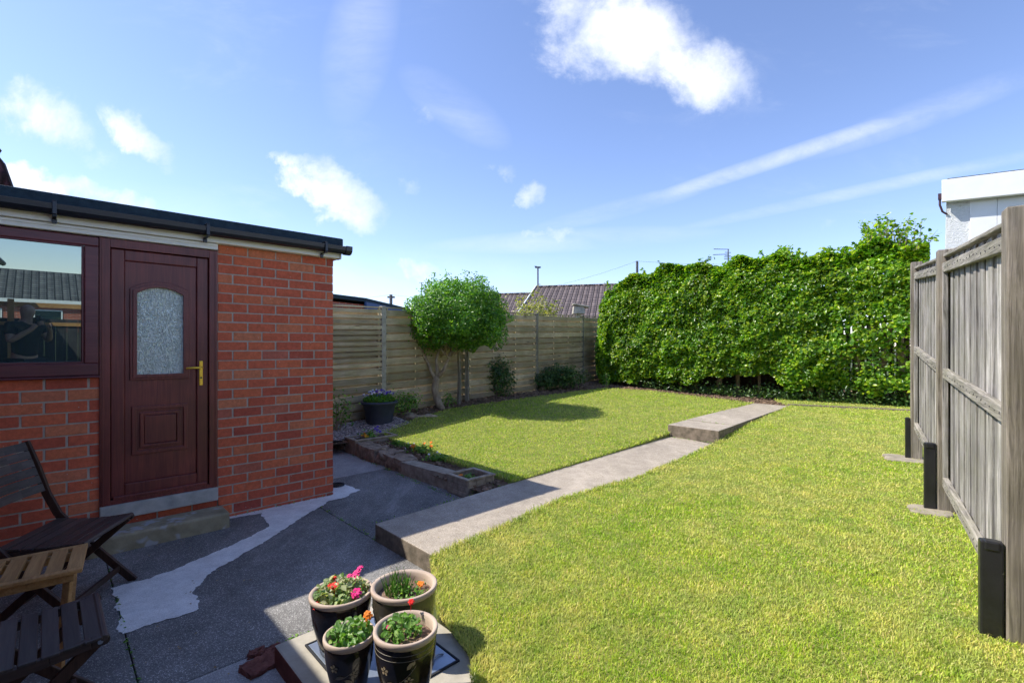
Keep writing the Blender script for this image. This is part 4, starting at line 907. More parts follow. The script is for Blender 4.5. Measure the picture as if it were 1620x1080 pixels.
def pot(x, y, rim_r, h, glaze, label, motif=0, rot=0):
    e = empty('plant_pot', (x, y, .1055), rot, label, 'plant pot', 'glazed pots on the manhole cover'); R_ = rim_r
    prof = [(0, 0), (R_ * .60, 0), (R_ * .66, .006), (R_ * .74, h * .22), (R_ * .88, h * .50), (R_ * .935, h * .72), (R_ * .945, h * .86), (R_ * .93, h - .028)]
    m = MB(); m.lathe(prof, n=48, cap=False); m.build('body', glaze, e, smooth=True)
    m = MB(); m.lathe([(R_ * .932, h - .028), (R_ * .985, h - .022), (R_, h - .010), (R_ * .99, h - .002), (R_ * .96, h), (R_ * .89, h - .002), (R_ * .85, h - .010), (R_ * .835, h - .03), (R_ * .82, h - .085)], n=48, cap=False); m.build('rim', mRim, e, smooth=True)
    m = MB(); m.lathe([(R_ * .835, h - .045), (R_ * .5, h - .036), (R_ * .2, h - .056), (0, h - .05)], n=28); m.build('soil', mPotSoil, e, jit=.003)
    def rad(z):
        for (r0, z0), (r1, z1) in zip(prof, prof[1:]):
            if z0 <= z <= z1 and z1 > z0: return r0 + (r1 - r0) * (z - z0) / (z1 - z0)
        return prof[-1][0]
    def sp(th, z, d=.001): r0 = rad(z) + d; return (r0 * math.cos(th), r0 * math.sin(th), z)
    if motif:
        m = MB()
        for z in ((h * .84, h * .77, h * .16) if motif == 1 else ()):
            m.tube([sp(2 * PI * k / 40, z, .0) for k in range(41)], .0013, 5, False)
        if motif == 1: m.build('ring_lines', mRing, e, smooth=True)
        m = MB(); t0 = -PI / 2 - .1
        def fl(th, z, s):
            for k in range(5):
                a = 2 * PI * k / 5 + .3; pr = []
                for rr_, da in ((.15, 0), (.7, -.5), (1, -.2), (1, .2), (.7, .5)): pr.append(sp(th + s * rr_ * math.cos(a + da) / rad(z), z + s * rr_ * math.sin(a + da), .0022))
                m.add(pr, [(0, 1, 2, 3, 4)])
        def lf_(th, z, s, ang):
            pr = []
            for t_, w_ in ((0, 0), (.3, .2), (.7, .2), (1, 0), (.7, -.2), (.3, -.2)):
                dx = s * (t_ * math.cos(ang) - w_ * math.sin(ang)); dz = s * (t_ * math.sin(ang) + w_ * math.cos(ang)); pr.append(sp(th + dx / rad(z), z + dz, .0022))
            m.add(pr, [(0, 1, 2, 3, 4, 5)])
        for o_ in (0, 2.1, 4.2):
            fl(t0 - .42 + o_, h * .62, .017); fl(t0 + .42 + o_, h * .50, .017); lf_(t0 - .40 + o_, h * .44, .035, .3); lf_(t0 + .0 + o_, h * .42, .038, -.5); lf_(t0 + .35 + o_, h * .66, .035, .9); lf_(t0 + .55 + o_, h * .7, .02, 1.3)
            m.tube([sp(t0 - .3 + .95 * k / 12 + o_, h * (.44 + .25 * (k / 12) ** 2), .001) for k in range(13)], .0010, 4, False)
        m.build('flower_motif', mMotif if motif == 1 else mRing, e)
    return e
pot(-.778, 2.205, .139, .262, mGlaze, 'dark glazed pot at back left holding pink busy lizzies', 0)
pot(-.491, 2.205, .149, .292, mGlaze2, 'olive brown glazed pot at back right with grassy shoots', 2, 2.5)
pot(-.651, 1.935, .100, .228, mGlaze, 'smallest dark glazed pot with orange marigold and round leaves', 2, .2)
pot(-.414, 1.885, .124, .282, mGlaze, 'dark glazed pot at front right with cream flower pattern and rings', 1, 0)
def potplant(x, y, z, r, n, label, mat, size, hgt, flowers=(), cat='flowers', extra=None, off=(0, 0)):
    e = empty('potted_plant', (x, y, z), 0, label, cat)
    a = rng.random(n) * 2 * PI; rr_ = r * np.sqrt(rng.random(n)); P = np.stack([off[0] + rr_ * np.cos(a), off[1] + rr_ * np.sin(a), .01 + rng.random(n) * hgt * (1 - .5 * (rr_ / r) ** 2)], 1)
    leaves('foliage', P, np.tile((-.15, -.35, 1.), (n, 1)), size, mat, e, .55, .62, .25)
    m = MB()
    for i in range(0, n, max(1, n // 26)): m.tube([(P[i, 0] * .6, P[i, 1] * .6, -.01), tuple(P[i] * .8), tuple(P[i])], [.0025, .002, .001], 5)
    m.build('stem', mPlant, e)
    for mt, pts in flowers:
        for f in pts: flower(e, *f, mt)
    return e
potplant(-.778, 2.205, .322, .115, 330, 'variegated busy lizzie with pink and red blooms in back left pot', mVar, (.018, .038), .095,
         [(mPk, [(.065, .01, .115, .022), (.075, .03, .13, .018), (.03, .02, .10, .014), (.085, -.055, .06, .026), (.07, -.045, .045, .016)]), (mRd, [(-.015, -.03, .08, .014), (-.04, .03, .085, .012), (-.03, -.01, .07, .020), (-.05, .0, .065, .014), (-.075, -.085, .02, .022), (-.055, -.095, .015, .014)])])
potplant(-.491, 2.205, .355, .09, 80, 'young plant with yellow orange bloom in back right pot', mPlant, (.012, .024), .05, [(mOr, [(.085, -.03, .055, .014), (.075, -.028, .057, .012)])], off=(.04, -.02))
e = empty('grassy_plant', (-.52, 2.2, .355), 0, 'tuft of narrow green shoots in back right pot', 'plant'); m = MB()
for k in range(75):
    a = random.uniform(0, 2 * PI); b_ = (random.uniform(-.05, .06), random.uniform(-.04, .04)); h_ = random.uniform(.04, .11)
    d = (math.cos(a) * .015, math.sin(a) * .015); m.tube([(b_[0], b_[1], 0), (b_[0] + d[0], b_[1] + d[1], h_ * .6), (b_[0] + d[0] * 2, b_[1] + d[1] * 2, h_)], [.0022, .0022, .0006], 4)
m.build('shoots', mPlant, e)
potplant(-.651, 1.935, .295, .082, 200, 'round leaved plant with orange marigold in smallest pot', mPlant, (.018, .034), .085, [(mOr, [(.072, .01, .10, .019), (.068, .012, .108, .014)])], off=(.005, -.005))
potplant(-.414, 1.885, .345, .075, 170, 'busy lizzie with one red and one pink bloom in front right pot', mPlant, (.014, .030), .065, [(mRd, [(.0, .10, .085, .014)]), (mPk, [(-.065, -.01, .045, .010)])], off=(-.02, .01))
mOldBrick = M_noise('old_brick', (.13, .045, .035), (.26, .10, .075), 18, .95, 1, 60, bd=.01)
# brick pieces by the plinth
for i, (u, v, s, lab) in enumerate(((411, 1056, .11, 'broken pitted red brick beside the plinth corner'), (432, 1032, .06, 'small red brick fragment above the broken brick'), (404, 1037, .05, 'thin dark brick sliver at patio edge'))):
    x, y = gp(u, v, .0); bm = bmesh.new(); bmesh.ops.create_cube(bm, size=1); bmesh.ops.subdivide_edges(bm, edges=bm.edges[:], cuts=6, use_grid_fill=True)
    for v_ in bm.verts:
        q = Vector((v_.co.x * s * 1.3, v_.co.y * s, v_.co.z * .05)); q += v_.co.normalized() * .012 * noise.fractal(q * 30 + Vector((i * 4, 0, 0)), 1, 2, 3) - Vector((0, 0, .010 * (noise.noise(q * 70) > .25))); v_.co = q
    me = bpy.data.meshes.new('brick_piece'); bm.to_mesh(me); bm.free(); me.materials.append(mOldBrick); o = bpy.data.objects.new('brick_piece', me); COL.objects.link(o)
    o.location = (x, y, .0); o.rotation_euler = (.05, .06, rzW + .2 - i * .3); tag(o, lab, 'brick')
m = MB(); m.prism([L(-1.0, 2.19), L(-1.0, 3.3), L(-.62, 3.3), L(-.62, 2.19)], -.06, .012); tag(m.build('paving', mFoot, bevel=.006, jit=.003), kind='structure')

# ------------------------------------------------------------------ CHAIRS & TABLE
def chair(name, x, y, rz, label, wid=.43):
    e = empty(name, (x, y, 0), rz, label, 'chair', 'folding slatted garden chairs on the patio'); hw = wid / 2; zt = .432
    for s in (-1, 1):
        m = MB()   # curved side rail of the seat
        pts = [(-.21, s * hw, zt - .035), (-.08, s * hw, zt - .045), (.06, s * hw, zt - .035), (.17, s * hw, zt - .022), (.205, s * hw, zt - .022)]
        for a, b in zip(pts, pts[1:]): m.bar(a, b, .022, .036)
        m.tube([(.205, s * hw - .011, zt - .022), (.205, s * hw + .011, zt - .022)], .019, 14)
        m.build('side_rail', mDarkWood, e, bevel=.003)
    m = MB(); n = 7; x0 = -.19; wv = .395 / n
    for k in range(n):
        xc = x0 + (k + .5) * wv; zc = zt - .012 - .012 * math.sin((k + .5) / n * PI); last = k == n - 1
        m.box((xc, 0, zc + .004), (wv - .008, wid + (.024 if not last else .036), .012), Matrix.Rotation(.10 * (1 - 2 * (k + .5) / n) * 1.0, 3, 'Y'))
    m.tube([(.205, -hw - .016, zt - .012), (.205, hw + .016, zt - .012)], .013, 12)
    m.build('seat', mDarkSeat, e, bevel=.003, seg=2)
    for s in (-1, 1):
        yo = s * (hw + .024); m = MB()     # back post running down to the front foot
        pts = [(-.36, yo, .90), (-.30, yo, .74), (-.25, yo, .58), (-.19, yo, .45), (-.05, yo, .28), (.10, yo, .12), (.215, yo, .0)]
        for a, b in zip(pts, pts[1:]): m.bar(a, Vector(b) + (Vector(b) - Vector(a)).normalized() * .004, .021, .042)
        m.build('leg', mDarkLeg, e, bevel=.003)
        yo = s * (hw - .026); m = MB(); m.bar((.17, yo, zt - .05), (-.24, yo, .0), .02, .042); m.bar((.205, yo, zt - .02), (.165, yo, zt - .055), .02, .042)
        m.build('leg', mDarkLeg, e, bevel=.003)
        m = MB(); m.tube([(-.005, s * (hw + .036), .232), (-.005, s * (hw + .03), .232)], .009, 12); m.tube([(.195, s * (hw + .0115), zt - .022), (.195, s * (hw + .016), zt - .022)], .008, 12); m.build('bolt', mSteel, e)
    m = MB(); m.bar((.135, -hw - .01, .085), (.135, hw + .01, .085), .018, .032); m.bar((-.17, -hw + .03, .075), (-.17, hw - .03, .075), .018, .032); m.build('stretcher', mDarkLeg, e, bevel=.003)
    m = MB(); n = 6
    for k in range(n):
        f = (k + .5) / n; z = .60 + f * .30; xx = -.258 - f * .104; bow = .018
        for q in range(6):
            y0_ = -hw + q * wid / 6; y1_ = y0_ + wid / 6; c0 = bow * (1 - (2 * q / 6 - 1) ** 2); c1 = bow * (1 - (2 * (q + 1) / 6 - 1) ** 2)
            t_ = Vector((-.33, 0, .94)) * .0243; th = Vector((.94, 0, .33)) * .005; vs = []
            for (yy, cc) in ((y0_, c0), (y1_, c1)):
                c = Vector((xx - cc + .012, yy, z)); vs += [c - t_ - th, c + t_ - th, c + t_ + th, c - t_ + th]
            m.add(vs, [(0, 1, 5, 4), (1, 2, 6, 5), (2, 3, 7, 6), (3, 0, 4, 7), (3, 2, 1, 0), (4, 5, 6, 7)])
    m.build('backrest', mDarkSeat, e); return e
mDarkSeat = M_wood('dark_stained_slat', (.036, .026, .024), (.085, .064, .056), 1, .40, isl=.25, bump=.2, spec=.55)
chair('folding_chair', -2.545, 2.77, R(13), 'dark folding slatted chair against the brick wall under the window', .45)
chair('folding_chair', -1.775, 1.765, R(44), 'dark folding slatted chair nearest the camera, only its seat in view', .39)
TT = empty('side_table', (-2.305, 2.235, 0), R(38), 'small golden slatted wooden table between two dark folding chairs', 'table')
m = MB(); Lx, Ly, zt = .50, .37, .45
m.bx(-Lx / 2, Lx / 2, Ly / 2 - .035, Ly / 2, zt - .02, zt); m.bx(-Lx / 2, Lx / 2, -Ly / 2, -Ly / 2 + .035, zt - .02, zt)
n = 7; gap = .016; wv = (Lx - gap * (n - 1)) / n
sl_ = MB()
for k in range(n): sl_.bx(-Lx / 2 + k * (wv + gap), -Lx / 2 + k * (wv + gap) + wv, -Ly / 2 + .0355, Ly / 2 - .0355, zt - .019, zt - .001)
m.build('top_frame', mOak, TT, bevel=.004); sl_.build('slats', mOak, TT, bevel=.003)
m = MB(); m.bx(-Lx / 2 + .03, Lx / 2 - .03, -Ly / 2 + .03, -Ly / 2 + .05, zt - .062, zt - .021); m.bx(-Lx / 2 + .03, Lx / 2 - .03, Ly / 2 - .05, Ly / 2 - .03, zt - .062, zt - .021); m.build('apron', mOak, TT, bevel=.003)
for sx in (-1, 1):
    for sy in (-1, 1):
        m = MB(); m.bar((sx * (Lx / 2 - .05), sy * (Ly / 2 - .06), zt - .03), (sx * (Lx / 2 - .05) - sx * .03, sy * (Ly / 2 - .02), 0), .034, .020); m.build('leg', mOak, TT, bevel=.003)

# ------------------------------------------------------------------ BACKGROUND BUILDINGS
def M_tiles(name, c1, c2, sx=.3, sz=.28):
    t = NT(name); b = t.n('ShaderNodeTexBrick'); b.offset = .0; b.inputs['Scale'].default_value = 1; b.inputs['Brick Width'].default_value = sx; b.inputs['Row Height'].default_value = sz
    b.inputs['Mortar Size'].default_value = .05; b.inputs['Mortar Smooth'].default_value = .9; b.inputs['Color1'].default_value = (*c1, 1); b.inputs['Color2'].default_value = (*c2, 1); b.inputs['Mortar'].default_value = tuple(x * .25 for x in c1) + (1,)
    t.l(t.co, b.inputs['Vector']); t.col(t.mix(1.0, b.outputs[0], t.ramp(t.noise(2, 3), [(.3, (.8,) * 3), (.7, (1.25,) * 3)]), 'MULTIPLY')); t.set(.75, .3)
    wv = t.n('ShaderNodeTexWave'); wv.bands_direction = 'X'; wv.inputs['Scale'].default_value = 1 / sx / 3.18; t.l(t.co, wv.inputs[0])
    t.bump(t.math('ADD', wv.outputs[1], b.outputs[1]), .8, .06); return t.m
mTile = M_tiles('brown_pantile', (.115, .090, .088), (.175, .140, .135))
mTileG = M_tiles('grey_tile', (.10, .10, .10), (.15, .15, .15))
mTileR = M_tiles('dark_red_tile', (.05, .02, .03), (.08, .03, .04))
def roofplane(name, a, b, c, d, mat, parent, th=.12):     # a,b ridge ends; c,d eave ends; local x along ridge, y down slope
    a, b, c, d = map(Vector, (a, b, c, d)); ex = (b - a).normalized(); nrm = ex.cross(d - a).normalized(); ey = nrm.cross(ex)
    M4 = Matrix((ex, ey, nrm)).transposed(); inv = M4.inverted(); P = [inv @ (p - a) for p in (a, b, c, d)]
    m = MB(); m.add([p for p in P] + [p - Vector((0, 0, th)) * (1 if nrm.z > 0 else -1) for p in P], [(0, 1, 2, 3), (7, 6, 5, 4), (0, 4, 5, 1), (1, 5, 6, 2), (2, 6, 7, 3), (3, 7, 4, 0)])
    o = m.build(name, mat, parent); mw = M4.to_4x4(); mw.translation = a - (parent.location if parent else Vector()); o.matrix_local = mw; return o
def bungalow(name, label, r0, r1, zr, e0, e1, ze, mat, back=4.5, extra=None):
    E = empty(name, (r0[0], r0[1], 0), 0, label, 'house')
    roofplane('roof', (r0[0], r0[1], zr), (r1[0], r1[1], zr), (e1[0], e1[1], ze), (e0[0], e0[1], ze), mat, E)
    d = Vector((r0[0] - e0[0], r0[1] - e0[1])); b0 = (r0[0] + d.x, r0[1] + d.y); b1 = (r1[0] + d.x, r1[1] + d.y)
    roofplane('roof', (r0[0], r0[1], zr - .002), (r1[0], r1[1], zr - .002), (b1[0], b1[1], ze), (b0[0], b0[1], ze), mat, E)
    m = MB(); ex = (Vector(e1) - Vector(e0)).normalized(); dd = d.normalized()
    q = [Vector(e0) + ex * .15 + dd * .3, Vector(e1) - ex * .15 + dd * .3, Vector(b1) - ex * .15 - dd * .3, Vector(b0) + ex * .15 - dd * .3]; q = [(p.x - r0[0], p.y - r0[1]) for p in q]
    m.prism(q, 0, ze + .02); m.build('wall', mWallFar, E)
    # gable
    m = MB(); g0 = Vector(q[0]); g3 = Vector(q[3]); gm = (g0 + g3) / 2; exx = ex * .2
    m.add([(g0.x, g0.y, ze), (g3.x, g3.y, ze), (gm.x, gm.y, zr - .15), (g0.x + exx.x, g0.y + exx.y, ze), (g3.x + exx.x, g3.y + exx.y, ze), (gm.x + exx.x, gm.y + exx.y, zr - .15)], [(0, 1, 2), (3, 5, 4), (0, 3, 4, 1), (1, 4, 5, 2), (2, 5, 3, 0)]); m.build('gable', mWallFar, E)
    m = MB(); v0 = Vector((e0[0] - r0[0], e0[1] - r0[1], ze - .02)); v1 = Vector((0, 0, zr - .02)); sd = Vector((-ex.x, -ex.y, 0)) * .03
    m.bar(v0 + sd, v1 + sd, .05, .20, (0, 0, 1)); m.build('bargeboard', mWhite2, E)
    # ridge tiles
    m = MB(); L_ = (Vector(r1) - Vector(r0)).length; k = 0
    while k * .45 < L_: 
        a = ex * (k * .45); b = ex * min(L_, k * .45 + .44); m.tube([(a.x, a.y, zr - .03), (b.x, b.y, zr - .03)], .11, 8); k += 1
    m.build('ridge_tiles', mat, E, smooth=True); return E
mWallFar = M_noise('far_brick', (.28, .13, .09), (.38, .19, .13), 3)
h1 = bungalow('bungalow', 'bungalow with brown pantile roof and white bargeboard beyond the fence', (1.50, 30), (14, 27.0), 5.13, (.15, 25.5), (12.6, 22.5), 2.9, mTile)
h2 = bungalow('bungalow', 'farther bungalow whose brown roof shows left of the larger roof', (-5.2, 37), (3.0, 35.5), 5.35, (-7, 32.5), (1.0, 31), 2.9, mTile)
# flue cowl
x = (915 - 810) / F * 22; o = empty('flue_cowl', (x, 22, 0), 0, 'grey square flue cowl standing before the brown roof', 'flue'); m = MB(); m.tube([(0, 0, 1.5), (0, 0, 2.95)], .12, 10); m.build('pipe', mConcPost, o); m = MB(); m.box((0, 0, 3.1), (.55, .5, .34), None, .85); m.box((.1, 0, 3.30), (.75, .6, .06), Matrix.Rotation(.18, 3, 'Y')); m.build('hood', mConcPost, o, bevel=.02)
# neighbour garage left, behind fence
q = [(-4.6, 7.2), (-3.12, 10.3), (-2.80, 13.1), (-6.5, 13.5), (-8.0, 8.5)]
NG = empty('neighbour_garage', (-4.6, 7.2, 0), 0, 'low brick outbuilding with blue fascia behind the left fence', 'outbuilding'); ql = [(a + 4.6, b - 7.2) for a, b in q]
cen = Vector((sum(p[0] for p in ql) / 5, sum(p[1] for p in ql) / 5)); qi = [tuple(Vector(p).lerp(cen, .03)) for p in ql]
mNB = NT('neighbour_brick'); b = mNB.n('ShaderNodeTexBrick'); b.inputs['Scale'].default_value = 1; b.inputs['Brick Width'].default_value = .235; b.inputs['Row Height'].default_value = .083; b.inputs['Mortar Size'].default_value = .006
b.inputs['Color1'].default_value = (.40, .10, .055, 1); b.inputs['Color2'].default_value = (.28, .07, .045, 1); b.inputs['Mortar'].default_value = (.4, .36, .32, 1)
sx_ = mNB.n('ShaderNodeSeparateXYZ'); cb = mNB.n('ShaderNodeCombineXYZ'); mNB.l(mNB.co, sx_.inputs[0]); mNB.l(mNB.math('ADD', sx_.outputs[0], sx_.outputs[1]), cb.inputs[0]); mNB.l(sx_.outputs[2], cb.inputs[1]); mNB.l(cb.outputs[0], b.inputs['Vector']); mNB.col(b.outputs[0]); mNB.set(.85, .2); mNB = mNB.m
m = MB(); m.prism(qi, 0, 2.36); m.build('wall', mNB, NG)
m = MB(); m.prism(ql, 2.42, 2.50); m.build('roof', mFelt, NG)
m = MB(); a, b_ = Vector(ql[1]), Vector(ql[2]); m.bar((a.x, a.y, 2.34), (b_.x, b_.y, 2.34), .05, .155); m.build('fascia', M_plain('blue_fascia', (.03, .09, .25), .5), NG)

# white clad house right behind the panel fence
c0 = Vector((6.26, 7.0)); cd = Vector((.747, -.665)).normalized(); cn = Vector((-cd.y, cd.x))
WH = empty('white_house', (c0.x, c0.y, 0), math.atan2(cd.y, cd.x), 'white clad building with deep fascia behind the right fence', 'house')
k_ = 7.0 / F; zt_ = H + (HV - 287) * k_; zb_ = H + (HV - 321) * k_
m = MB(); m.bx(-.03, 5.2, -.10, -.012, zb_, zt_); m.build('fascia', mWhite2, WH, bevel=.004)
m = MB(); m.bx(.02, 5, .06, 4, 0, zb_ + .1); m.build('wall', mDash, WH)
m = MB(); xx = .27
while xx < 5: m.bx(xx, xx + .272, .035, .0595, 0, zb_ + .02); xx += .275
m.build('cladding', mWhite2, WH, bevel=.004)
m = MB(); m.bx(.03, 5.2, -.09, 4, zt_ + .001, zt_ + .012); m.build('roof', mFelt, WH)
m = MB(); m.tube([(-.05, .02, zb_ + .10), (-.05, .02, zb_ - .02), (-.02, .03, zb_ - .12), (.03, .045, zb_ - .16)], .014, 8); m.box((-.05, .02, zb_ + .1), (.04, .07, .08)); m.build('downpipe', M_plain('dark_pipe', (.05, .02, .03), .4), WH)
for ch in WH.children:
    for v_ in ch.data.vertices:
        if v_.co.z > 3: v_.co.z -= .062 * v_.co.x
# main house to the left (roof tip appears over the garage)
MH = empty('tiled_house', (-9.4, 9.0, 0), 0, 'house whose dark red roof tip shows above the garage at far left', 'house')
roofplane('roof', (-14.6, 9.6, 8.2), (-11.2, 9.6, 7.2), (-9.38, 9.0, 4.40), (-15.5, 7.0, 4.6), mTileR, MH); m = MB(); m.bx(-5.8, -.55, .4, 5, 0, 4.3); m.build('wall', mNB, MH)
m = MB(); m.tube([(-.30, 0, 5.05), (-.26, 0, 5.0), (-.16, 0, 4.85), (-.0, 0, 4.40)], [.05, .08, .10, .10], 8); m.tube([(-.25, 0, 5.0), (-.15, 0, 5.12), (-.22, 0, 5.2), (-.3, 0, 5.3)], .04, 8); m.build('ridge_tile', mTileR, MH, smooth=True)

# aerials, poles, wires
def pole(name, u, vt, Y, zb, r, lab, cat, arms=()):
    x = (u - 810) / F * Y; z = H + (HV - vt) * Y / F; e = empty(name, (x, Y, zb), 0, lab, cat); m = MB(); m.tube([(0, 0, 0), (0, 0, z - zb)], r, 8); m.build('pole', mPoleM, e)
    if arms:
        m = MB()
        for (dx0, dz0, dx1, dz1) in arms: m.tube([(dx0, 0, z - zb + dz0), (dx1, .1, z - zb + dz1)], r * .6, 5)
        m.build('arms', mPoleM, e)
    return (x, Y, z)
mPoleM = M_plain('pole_metal', (.10, .10, .11), .6)
pole('street_light', 851, 422, 45, 0, .07, 'tall thin mast with small head rising above the brown roof', 'mast', [(-.28, 0, .28, 0), (-.25, -.08, .25, -.08), (-.3, .04, -.1, .04)])
pole('street_light', 667, 447, 60, 0, .05, 'distant mast just above the round tree', 'mast', [(-.3, 0, .3, 0)])
t1 = pole('telegraph_pole', 618.5, 466, 40, 0, .13, 'distant telegraph pole with wires left of the round tree', 'pole', [(-.3, -.2, .3, -.2)])
t2 = pole('telegraph_pole', 1008, 413, 34, 0, .09, 'thin dark pole rising behind the left part of the hedge', 'pole')
t3 = pole('tv_aerial', 1152, 394, 30, 0, .035, 'television aerial on mast above the middle of the hedge', 'aerial', [(-.95, -.35, .1, -.3), (-.9, -.0, .1, .0), (-.25, -.5, .25, -.5), (-.25, -.62, .25, -.62), (-.2, -.2, .2, -.2), (-.2, -.4, .2, -.4)])
for (a, b, lab) in ((t1, (-30, 45, 8), 'overhead wire running left from the distant telegraph pole'), (t1, t2, 'overhead wire sagging between two poles behind the garden'), (t2, (40, 45, 12), 'overhead wire running right from the hedge pole')):
    a = Vector(a); b = Vector(b); m = MB(); m.tube([a.lerp(b, k / 16) - Vector((0, 0, 1.2 * 4 * (k / 16) * (1 - k / 16))) for k in range(17)], .008, 4); tag(m.build('overhead_wire', mPoleM), lab, 'wire')

# ------------------------------------------------------------------ BEHIND THE CAMERA (seen mirrored in the window)
RH = empty('rear_house', (L(-1.0, 30)[0], L(-1.0, 30)[1], -1.0), rzW, 'brick house behind the viewer mirrored in the garage window', 'house')
m = MB(); m.bx(-5, 5, -4, 0, 0, 2.5); m.build('wall', mNB, RH)
m = MB(); m.bx(-5.3, 5.3, .0, .3, 2.40, 2.62); m.build('fascia', mWhite2, RH)
m = MB(); m.add([(-5.3, .3, 2.62), (5.3, .3, 2.62), (5.3, -3.5, 4.2), (-5.3, -3.5, 4.2)], [(0, 1, 2, 3)]); m.build('roof', mTileG, RH)
for xx in (-3.6, -1.4, .8, 3):
    m = MB(); m.bx(xx, xx + 1.1, .0005, .05, .9, 2.1); wf = m.build('window', mWhite2, RH); m = MB(); m.bx(xx + .06, xx + 1.04, .0505, .055, .96, 2.04); m.build('pane', mGlass, wf)
BFc = empty('garden_screen', (L(-1.6, 7.2)[0], L(-1.6, 7.2)[1], 0), rzW, 'dark board screen behind the viewer mirrored in the window', 'fence')
m = MB(); xx = -3.0
while xx < 3: m.bx(xx, xx + .145, 0, .02, 0, 1.42); xx += .15
m.build('boards', M_wood('dark_boards', (.03, .03, .035), (.07, .065, .065), 2, .8), BFc)
m = MB(); m.bx(-3, 3, .021, .05, 1.62, 1.70)
for xx in (-2.4, -.9, .6, 2.1): m.bx(xx, xx + .08, .0505, .13, 0, 1.75)
m.bx(-3, 3, .021, .045, 1.30, 1.36); m.build('frame', mOak, BFc)

# house wing out of view on the left, added and sized to shade the chairs
HW = empty('shade_house_wing', (CW.x, CW.y, 0), rzW, 'brick house wing outside the left edge of view, added to shade the patio', 'house')
m = MB(); m.bx(-9, -2.93, -9.0, .0, -.02, 2.41); m.build('wall', mNB, HW)
m = MB(); m.add([(-2.68, -9.3, 2.47), (-2.68, .3, 2.47), (-6.0, .3, 4.6), (-6.0, -9.3, 4.6), (-9.3, -9.3, 2.47), (-9.3, .3, 2.47), (-2.68, -9.3, 2.39), (-2.68, .3, 2.39), (-9.3, -9.3, 2.39), (-9.3, .3, 2.39)], [(0, 1, 2, 3), (3, 2, 5, 4), (0, 6, 7, 1), (6, 8, 9, 7), (0, 3, 4, 8, 6), (1, 7, 9, 5, 2), (4, 5, 9, 8)]); m.build('roof', mTileG, HW)
m = MB(); m.tube([(-2.64, -9.3, 2.43), (-2.64, -.1, 2.43)], .05, 8); m.tube([(-2.86, -4.0, 2.38), (-2.86, -4.0, 0)], .034, 8); m.build('downpipe', mBlack, HW)
m = MB(); m.bx(-2.929, -2.90, -4.0, -2.6, 1.0, 2.1); wf = m.build('window', mWhite2, HW); m = MB(); m.bx(-2.8995, -2.896, -3.93, -2.67, 1.07, 2.03); m.build('pane', mGlass, wf)
# photographer, seen only as a reflection: standing behind the lens, camera at the eye
mSkin = M_plain('skin', (.50, .30, .22), .55); mTee = M_noise('dark_shirt', (.012, .013, .018), (.025, .026, .032), 20, .9, .3, 120); mTrs = M_noise('dark_trousers', (.02, .022, .03), (.04, .042, .05), 20, .9)
PH = empty('person', (0, -.30, 0), 0, 'person in dark T-shirt holding a camera, mirrored in the garage window', 'person')
def skin(name, verts, edges, rad, mat, parent, root=0):
    me = bpy.data.meshes.new(name); me.from_pydata(verts, edges, []); me.update(); me.materials.append(mat); o = bpy.data.objects.new(name, me); COL.objects.link(o); o.parent = parent
    md = o.modifiers.new('skin', 'SKIN'); md.use_smooth_shade = True; 
    for i, r_ in enumerate(rad): me.skin_vertices[0].data[i].radius = (r_, r_) if not hasattr(r_, '__len__') else r_
    for i in range(len(verts)): me.skin_vertices[0].data[i].use_root = (i == root)
    s = o.modifiers.new('sub', 'SUBSURF'); s.levels = 2; s.render_levels = 2; return o
V_ = [(0, 0, .93), (0, -.01, 1.08), (0, 0, 1.25), (0, .0, 1.38), (0, .015, 1.46), (0, .02, 1.52), (0, .04, 1.60), (0, .035, 1.70),
      (-.19, 0, 1.39), (-.27, .06, 1.18), (-.12, .22, 1.36), (-.075, .245, 1.43),
      (.19, 0, 1.39), (.26, .08, 1.18), (.11, .25, 1.33), (.05, .29, 1.40),
      (-.10, .0, .86), (-.12, .02, .48), (-.13, -.01, .08), (-.13, .14, .03), (.10, .0, .86), (.12, .02, .48), (.13, -.01, .08), (.13, .14, .03)]
E_ = [(0, 1), (1, 2), (2, 3), (3, 4), (4, 5), (5, 6), (6, 7), (3, 8), (8, 9), (9, 10), (10, 11), (3, 12), (12, 13), (13, 14), (14, 15), (0, 16), (16, 17), (17, 18), (18, 19), (0, 20), (20, 21), (21, 22), (22, 23)]
Rr = [(.16, .11), (.145, .10), (.17, .11), (.13, .09), .058, .06, .095, .06, .062, .045, .03, .03, .062, .045, .03, .03, .09, .06, .045, .035, .09, .06, .045, .035]
body = skin('body', V_, E_, Rr, mSkin, PH)
Vt = [(0, 0, .92), (0, -.01, 1.08), (0, 0, 1.25), (0, .0, 1.39), (-.19, 0, 1.40), (-.245, .035, 1.26), (.19, 0, 1.40), (.24, .04, 1.26)]
skin('shirt', Vt, [(0, 1), (1, 2), (2, 3), (3, 4), (4, 5), (3, 6), (6, 7)], [(.178, .128), (.162, .118), (.188, .128), (.14, .10), .078, .066, .078, .066], mTee, PH)
Vt = [(0, 0, .94), (-.10, 0, .86), (-.12, .02, .48), (-.13, -.01, .10), (.10, 0, .86), (.12, .02, .48), (.13, -.01, .10)]
skin('trousers', Vt, [(0, 1), (1, 2), (2, 3), (0, 4), (4, 5), (5, 6)], [(.165, .12), .105, .075, .06, .105, .075, .06], mTrs, PH)
for s, wr in ((-1, (-.075, .245, 1.43)), (1, (.05, .29, 1.40))):
    for k in range(4):
        a = Vector(wr) + Vector((s * .0, .015 + k * .004, .02 - k * .012)); m_ = a + Vector((-s * .015, .03, .02)); e_ = m_ + Vector((-s * .025, .012, -.004))
        m = MB(); m.tube([a, m_, e_], [.010, .009, .007], 7); m.build('finger', mSkin, body, smooth=True)
